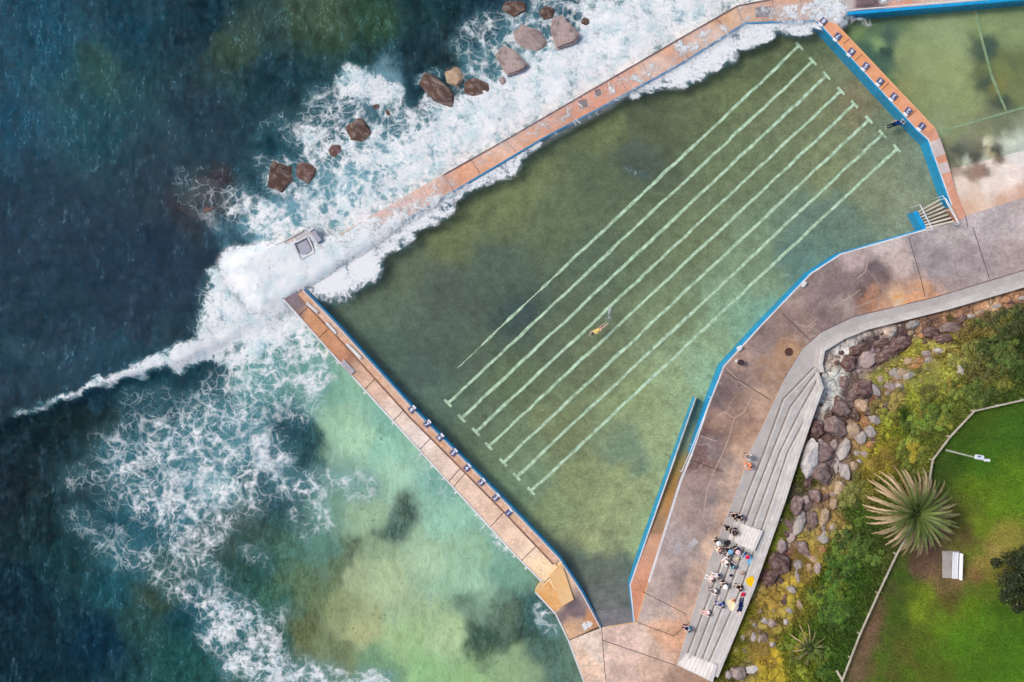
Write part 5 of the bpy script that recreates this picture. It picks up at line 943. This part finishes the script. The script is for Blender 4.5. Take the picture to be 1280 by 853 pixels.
def body_mesh(kind):
    J=pose(kind); names=['pel','sp','ch','nk','hd','hl','kl','al','tl','hr','kr','ar','tr','sl','el','wl','sr','er','wr']; ix={n:i for i,n in enumerate(names)}
    E=[('pel','sp'),('sp','ch'),('ch','nk'),('nk','hd'),('pel','hl'),('hl','kl'),('kl','al'),('al','tl'),('pel','hr'),('hr','kr'),('kr','ar'),('ar','tr'),('ch','sl'),('sl','el'),('el','wl'),('ch','sr'),('sr','er'),('er','wr')]
    R=dict(pel=(.15,.12),sp=(.13,.10),ch=(.15,.11),nk=.06,hd=.075,hl=.09,kl=.062,al=.042,tl=.03,hr=.09,kr=.062,ar=.042,tr=.03,sl=.07,el=.045,wl=.030,sr=.07,er=.045,wr=.030)
    me=skin_mesh('body',[J[n] for n in names],[(ix[a],ix[b]) for a,b in E],[R[n] for n in names],0,1)
    bm=bmesh.new(); bm.from_mesh(me)
    hd=Vector(J['hd']); nk=Vector(J['nk']); up=(hd-nk).normalized()
    fwd=Vector((0,1,0)) if kind in('sit','cross','stand') else (Vector((0,0,1)) if kind=='lie' else Vector((.3,0,-1)).normalized())
    fwd=(fwd-up*fwd.dot(up)).normalized(); sx=fwd.cross(up).normalized()
    rot=Matrix((sx,fwd,up)).transposed().to_4x4(); hc=hd+up*.05
    add_ball(bm,hc,(.078,.098,.12),16,rot)
    add_ball(bm,hc+fwd*.10-up*.01,(.014,.02,.022),8,rot)                 # nose
    for s_ in(-1,1):
        add_ball(bm,hc+sx*s_*.080,(.012,.022,.032),8,rot)               # ears
        add_ball(bm,hc+fwd*.085+sx*s_*.03+up*.01,(.013,.01,.009),8,rot)  # eyelids
    add_ball(bm,hc+fwd*.088-up*.05,(.025,.012,.008),8,rot)               # mouth
    for w,e_,sg in (('wl','el',-1),('wr','er',1)):
        a=Vector(J[w]); d=(a-Vector(J[e_])).normalized(); q=d.to_track_quat('Y','Z').to_matrix().to_4x4(); u=(q@Vector((1,0,0))); v=(q@Vector((0,0,1)))
        add_ball(bm,a+d*.055,(.042,.055,.018),10,q)
        for k,(o_,l) in enumerate(((-.03,.062),(-.01,.075),(.01,.07),(.03,.055))):
            b=a+d*.085+u*o_; add_tube(bm,[b-d*.02,b+d*l*.5-v*.004,b+d*l-v*.018],[.010,.009,.006],6)
        b=a+d*.035-u*sg*.03; add_tube(bm,[b,b-u*sg*.028+d*.022,b-u*sg*.034+d*.05],[.012,.010,.007],6)
    me=bpy.data.meshes.new('person_body'); bm.to_mesh(me); bm.free(); me.polygons.foreach_set('use_smooth',[True]*len(me.polygons)); me.materials.append(M_SKIN)
    # clothing
    def sub(ns,E2,k,nm):
        i2={n:i for i,n in enumerate(ns)}; pts=[]
        for n in ns:
            pts.append(JJ[n])
        m=skin_mesh(nm,pts,[(i2[a],i2[b]) for a,b in E2],[RR[n] for n in ns],0,1); m.materials.append(M_SKIN); return m
    mid=lambda a,b,f:tuple(Vector(J[a]).lerp(Vector(J[b]),f))
    JJ=dict(J); JJ['nk2']=mid('ch','nk',.55); JJ['el2']=mid('sl','el',.75); JJ['er2']=mid('sr','er',.75); JJ['al2']=mid('kl','al',.1); JJ['ar2']=mid('kr','ar',.1); JJ['al3']=mid('kl','al',.85); JJ['ar3']=mid('kr','ar',.85)
    RR=dict(pel=(.165,.135),sp=(.148,.118),ch=(.168,.128),nk2=(.09,.08),sl=.085,sr=.085,el2=.062,er2=.062,hl=.106,hr=.106,kl=.078,kr=.078,al2=.076,ar2=.076,al3=.058,ar3=.058)
    shirt=sub(['sp','pel','ch','nk2','sl','el2','sr','er2'],[('sp','pel'),('sp','ch'),('ch','nk2'),('ch','sl'),('sl','el2'),('ch','sr'),('sr','er2')],1,'shirt')
    RR['pel']=(.172,.142)
    trous=sub(['pel','hl','kl','al3','hr','kr','ar3'],[('pel','hl'),('hl','kl'),('kl','al3'),('pel','hr'),('hr','kr'),('kr','ar3')],1,'trousers')
    shorts=sub(['pel','hl','kl','hr','kr'],[('pel','hl'),('hl','kl'),('pel','hr'),('hr','kr')],1,'shorts')
    bm=bmesh.new(); add_ball(bm,hc-fwd*.018+up*.022,(.092,.104,.112),16,rot); 
    # open the face side of the hair
    dl=[v for v in bm.verts if (v.co-hc).dot(fwd)>.045 and (v.co-hc).dot(up)<.06]; bmesh.ops.delete(bm,geom=dl,context='VERTS')
    hair=bpy.data.meshes.new('hair'); bm.to_mesh(hair); bm.free(); hair.polygons.foreach_set('use_smooth',[True]*len(hair.polygons)); hair.materials.append(M_HAIR)
    return dict(body=me,shirt=shirt,trousers=trous,shorts=shorts,hair=hair,head=(hc,rot,up,fwd))
BOD={k:body_mesh(k) for k in('sit','cross','stand','lie','swim')}
def setm(o,m): o.material_slots[0].link='OBJECT'; o.material_slots[0].material=m
def person(px,py,z,kind,ang,shirt,legs,label,hair='dark',hat=None,skin=None,short=False,group=None,topless=False,zoff=0,sc=1.1):
    q=P(px,py,z+(.7 if kind in('sit','cross') else 1.2 if kind=='stand' else .1)); o=bpy.data.objects.new('person',BOD[kind]['body']); o.location=(q.x,q.y,z+zoff); o.rotation_euler=(0,0,ang); o.scale=(sc,)*3; link(o); tag(o,label,'person',group); setm(o,skin or M_SKIN)
    if shirt is not None:
        s_=link(bpy.data.objects.new('shirt',BOD[kind]['shirt']),o); setm(s_,shirt)
    l=link(bpy.data.objects.new('shorts' if short else 'trousers',BOD[kind]['shorts' if short else 'trousers']),o); setm(l,legs)
    h=link(bpy.data.objects.new('hair',BOD[kind]['hair']),o); setm(h,M_HAIR if hair=='dark' else M_HAIRB)
    if hat is not None:
        hc,rot,up,fw=BOD[kind]['head']; bm=bmesh.new(); add_ball(bm,hc+up*.06,(.11,.12,.10),14,rot)
        bmesh.ops.create_cone(bm,cap_ends=True,segments=24,radius1=.21,radius2=.19,depth=.02,matrix=Matrix.Translation(hc+up*.05)@rot); bm_obj('hat',bm,hat,o)
    return o
def bag(px,py,z,mat,label,sc=1.,rz=.4,cat='bag'):
    q=P(px,py,z+.2); e=empty('bag',(q.x,q.y,z),label,cat,None,rz)
    bm=bmesh.new(); add_box(bm,(0,0,.17*sc),(.46*sc,.30*sc,.34*sc),bevel=.09*sc); bm_obj('bag_body',bm,mat,e)
    bm=bmesh.new(); add_tube(bm,[(-.14*sc,0,.3*sc),(-.1*sc,.02,.45*sc),(.1*sc,.02,.45*sc),(.14*sc,0,.3*sc)],.018,6); bm_obj('bag_strap',bm,M_DARK,e); return e
def towel(px,py,z,mat,label,w,h,rz):
    q=P(px,py,z); n=12; V=[];F=[]
    for i in range(n+1):
        for j in range(n+1):
            x=(i/n-.5)*w; y=(j/n-.5)*h; k=mnoise.noise(Vector((x*3+px,y*3,0))); V.append((x+.06*mnoise.noise(Vector((y*2+px,1,0)))*2,y+.06*mnoise.noise(Vector((x*2+py,5,0)))*2,.03+.05*abs(k)))
    for i in range(n):
        for j in range(n): a=i*(n+1)+j; F.append((a,a+n+1,a+n+2,a+1))
    k=len(V); V+=[(x,y,z_-.015) for x,y,z_ in V]; F+=[tuple(v+k for v in f[::-1]) for f in F]
    o=mesh_from('towel',V,F,mat,None,True); o.location=(q.x,q.y,z+.012); o.rotation_euler=(0,0,rz); tag(o,label,'towel'); return o
# tier height lookup
def tierz(px,py):
    bs=[B1,B2,B3,B4]; n=0
    for b in bs:
        for a,c in zip(b,b[1:]):
            if a[1]<=py<=c[1] or (b is bs and 0):
                xx=a[0]+(c[0]-a[0])*(py-a[1])/(c[1]-a[1]); n+= px>xx; break
    return TZ[n]
C=lambda n,*c: cloth(n,c)
BLK=C('black',22,22,26); DTEAL=C('dark_teal',30,70,92); NAVY=C('navy',22,34,84); WHT=C('white',238,238,240); GRY=C('grey',120,122,128); MAR=C('maroon',112,36,70); LBL=C('light_blue',120,180,220); BLU=C('blue',36,80,160); RED=C('red',214,40,80); YEL=C('yellow',246,196,20); CRM=C('cream',238,226,190); TEAL=C('teal',50,150,180); PNK=C('pink',236,190,196); ORG=C('orange',238,140,90); TAN=C('tan',190,160,140); DG=C('charcoal',62,60,70)
FW_=math.radians(70)   # facing the pool (local +Y turned towards west-north-west)
G='spectators sitting on the terraces'
ppl=[(921.5,647,'sit',FW_,BLK,BLK,'person in black sitting just above the white steps on the left',None),
(929,648.5,'sit',FW_+.2,DTEAL,BLK,'person in dark teal top sitting right of the one in black above the steps',None),
(921,669,'cross',FW_-.6,BLK,DG,'person in black sitting on the white steps',None),
(914.4,690,'sit',FW_,BLK,DG,'person in black with a light blue hat below the white steps',LBL),
(924.8,689.5,'cross',FW_+.4,NAVY,BLK,'person in dark navy with a pale pink hat behind the light blue hat',PNK),
(911,695.5,'sit',FW_+.1,WHT,GRY,'person in white shirt just below the one with the light blue hat',None),
(935,694,'sit',FW_+1.2,NAVY,LBL,'person in navy top and light blue trousers with a red hat on the top tier',RED),
(910.5,706,'cross',FW_,WHT,WHT,'person all in white in the middle of the crowd',None),
(918,711,'sit',FW_-.8,TEAL,DTEAL,'person in teal top below the person all in white',None),
(891.5,726,'sit',FW_,PNK,WHT,'person in pale pink top at the front left of the crowd',None),
(900,722,'sit',FW_+.2,NAVY,WHT,'person in navy and white behind the pale pink top',None),
(909,734,'cross',FW_,DG,BLK,'person in charcoal seated alone on the second tier with a pale hat',WHT),
(928,737,'sit',FW_,BLK,BLK,'person in black on the upper tier beside the red bag',None),
(896,741,'sit',FW_+.3,WHT,GRY,'person in white top alone on the first tier below the pink one',None),
(905,758,'sit',FW_+.3,BLU,BLU,'person in bright blue left of the cream towel',None),
(926,757,'lie',FW_+.2+1.6,NAVY,NAVY,'person in navy stretched out across the top tier edge',None),
(887.6,768,'sit',FW_+.5,WHT,PNK,'person in white with pink trousers lowest on the terraces',None),
(863,789,'sit',FW_,TEAL,NAVY,'person in teal at the front edge of the lower path',None),
(940,573,'sit',FW_,WHT,GRY,'person in white with a grey hat apart from the crowd at the upper terraces',GRY)]
for (x,y,k,a,s_,l,lb,hat) in ppl:
    person(x,y,tierz(x,y),k,a,s_,l,lb,hat=hat,group=G)
person(940.5,583,tierz(940,583),'cross',FW_+.5,ORG,ORG,'person in orange sitting below the white clad one at the upper terraces',group=G)
person(910,661,Z_DECK+.12,'stand',FW_-1.2,BLK,BLK,'person in black walking along the path left of the white steps')
person(896.5,677,Z_DECK+.0,'stand',FW_+.6,BLK,DG,'person in black standing at the deck edge with a white cap',hat=WHT)
person(899.6,688,Z_DECK+.12,'stand',FW_,MAR,CRM,'person in maroon top and cream trousers at the path edge')
bag(909,678.5,Z_DECK+.12,DG,'dark grey bag on the path left of the crowd',1.4)
bag(922,699,tierz(922,699),CRM,'small cream bag between seated people',.9)
bag(914,720,tierz(914,720),NAVY,'tiny navy bag alone on the third tier',.7)
bag(928,717,tierz(928,717),TAN,'faint tan bag on the top tier above the yellow towel',1.0)
bag(929,743.5,tierz(929,743),RED,'red bag on the top tier',1.0)
bag(917,751,tierz(917,751),ORG,'small orange bag above the cream towel',.7)
bag(906,690,Z_DECK+.12,CRM,'cream bag beside the person in maroon',1.)
towel(938.5,727,tierz(938,727)+.2,YEL,'bright yellow towel over the top tier edge',.8,.9,.5)
towel(914.5,756,tierz(913,756),CRM,'large cream towel spread on the third tier',.75,1.1,.35)
towel(937.5,700,tierz(937,700),LBL,'light blue towel beside the red hatted person',.5,.9,-.3)
# swimmers
sw=person(749.5,411.5,Z_POOL,'swim',math.radians(180-52),cloth('pale_yellow',(236,206,120)),M_SKIN,'swimmer in a yellow top doing freestyle in the middle lane',short=True,zoff=-.02,sc=1.12)
for c in sw.children:
    if c.name.startswith('shorts'): setm(c,cloth('pale_red_brown',(214,168,148)))
person(1119,155,Z_POOL,'swim',math.radians(-70),cloth('wetsuit_blue',(20,50,110)),cloth('wetsuit_navy',(18,30,60)),'swimmer in a blue wetsuit floating near starting block one',zoff=-.05)

# ================================================================ LIGHT, SKY, CAMERA
w=bpy.data.worlds.new("World"); SC.world=w; w.use_nodes=True; nt=w.node_tree; nt.nodes.clear()
sky=nt.nodes.new('ShaderNodeTexSky'); sky.sky_type='NISHITA'; sky.sun_disc=False
EL=math.radians(44); AZ_=math.radians(-72)    # sun from the left, slightly above
sky.sun_elevation=EL; sky.sun_rotation=AZ_; sky.air_density=1.; sky.dust_density=3.; sky.ozone_density=1.
bg=nt.nodes.new('ShaderNodeBackground'); bg.inputs[1].default_value=.13; wo=nt.nodes.new('ShaderNodeOutputWorld')
nt.links.new(sky.outputs[0],bg.inputs[0]); nt.links.new(bg.outputs[0],wo.inputs[0])
ld=bpy.data.lights.new('sun','SUN'); ld.energy=2.1; ld.angle=math.radians(18); ld.color=(1,.94,.85)
lo=bpy.data.objects.new('sun',ld); COL.objects.link(lo)
dirv=Vector((math.sin(AZ_)*math.cos(EL),math.cos(AZ_)*math.cos(EL),math.sin(EL))); lo.rotation_euler=(-dirv).to_track_quat('-Z','Y').to_euler(); lo.location=dirv*100
cd=bpy.data.cameras.new('camera'); cam=bpy.data.objects.new('camera',cd); COL.objects.link(cam)
cam.location=(0,0,H); cam.rotation_euler=(0,0,0); cd.angle=2*math.atan((640/S)/H); cd.clip_end=8000; cd.clip_start=.5
SC.camera=cam
SC.view_settings.view_transform='Standard'; SC.view_settings.look='None'; SC.view_settings.exposure=0.08; SC.view_settings.gamma=1
SC.cycles.use_adaptive_sampling=True; SC.cycles.adaptive_threshold=.04; SC.cycles.max_bounces=4; SC.cycles.diffuse_bounces=2; SC.cycles.transparent_max_bounces=10; SC.cycles.caustics_reflective=False; SC.cycles.caustics_refractive=False
print('shrubs',tot,'objects',len(bpy.data.objects))
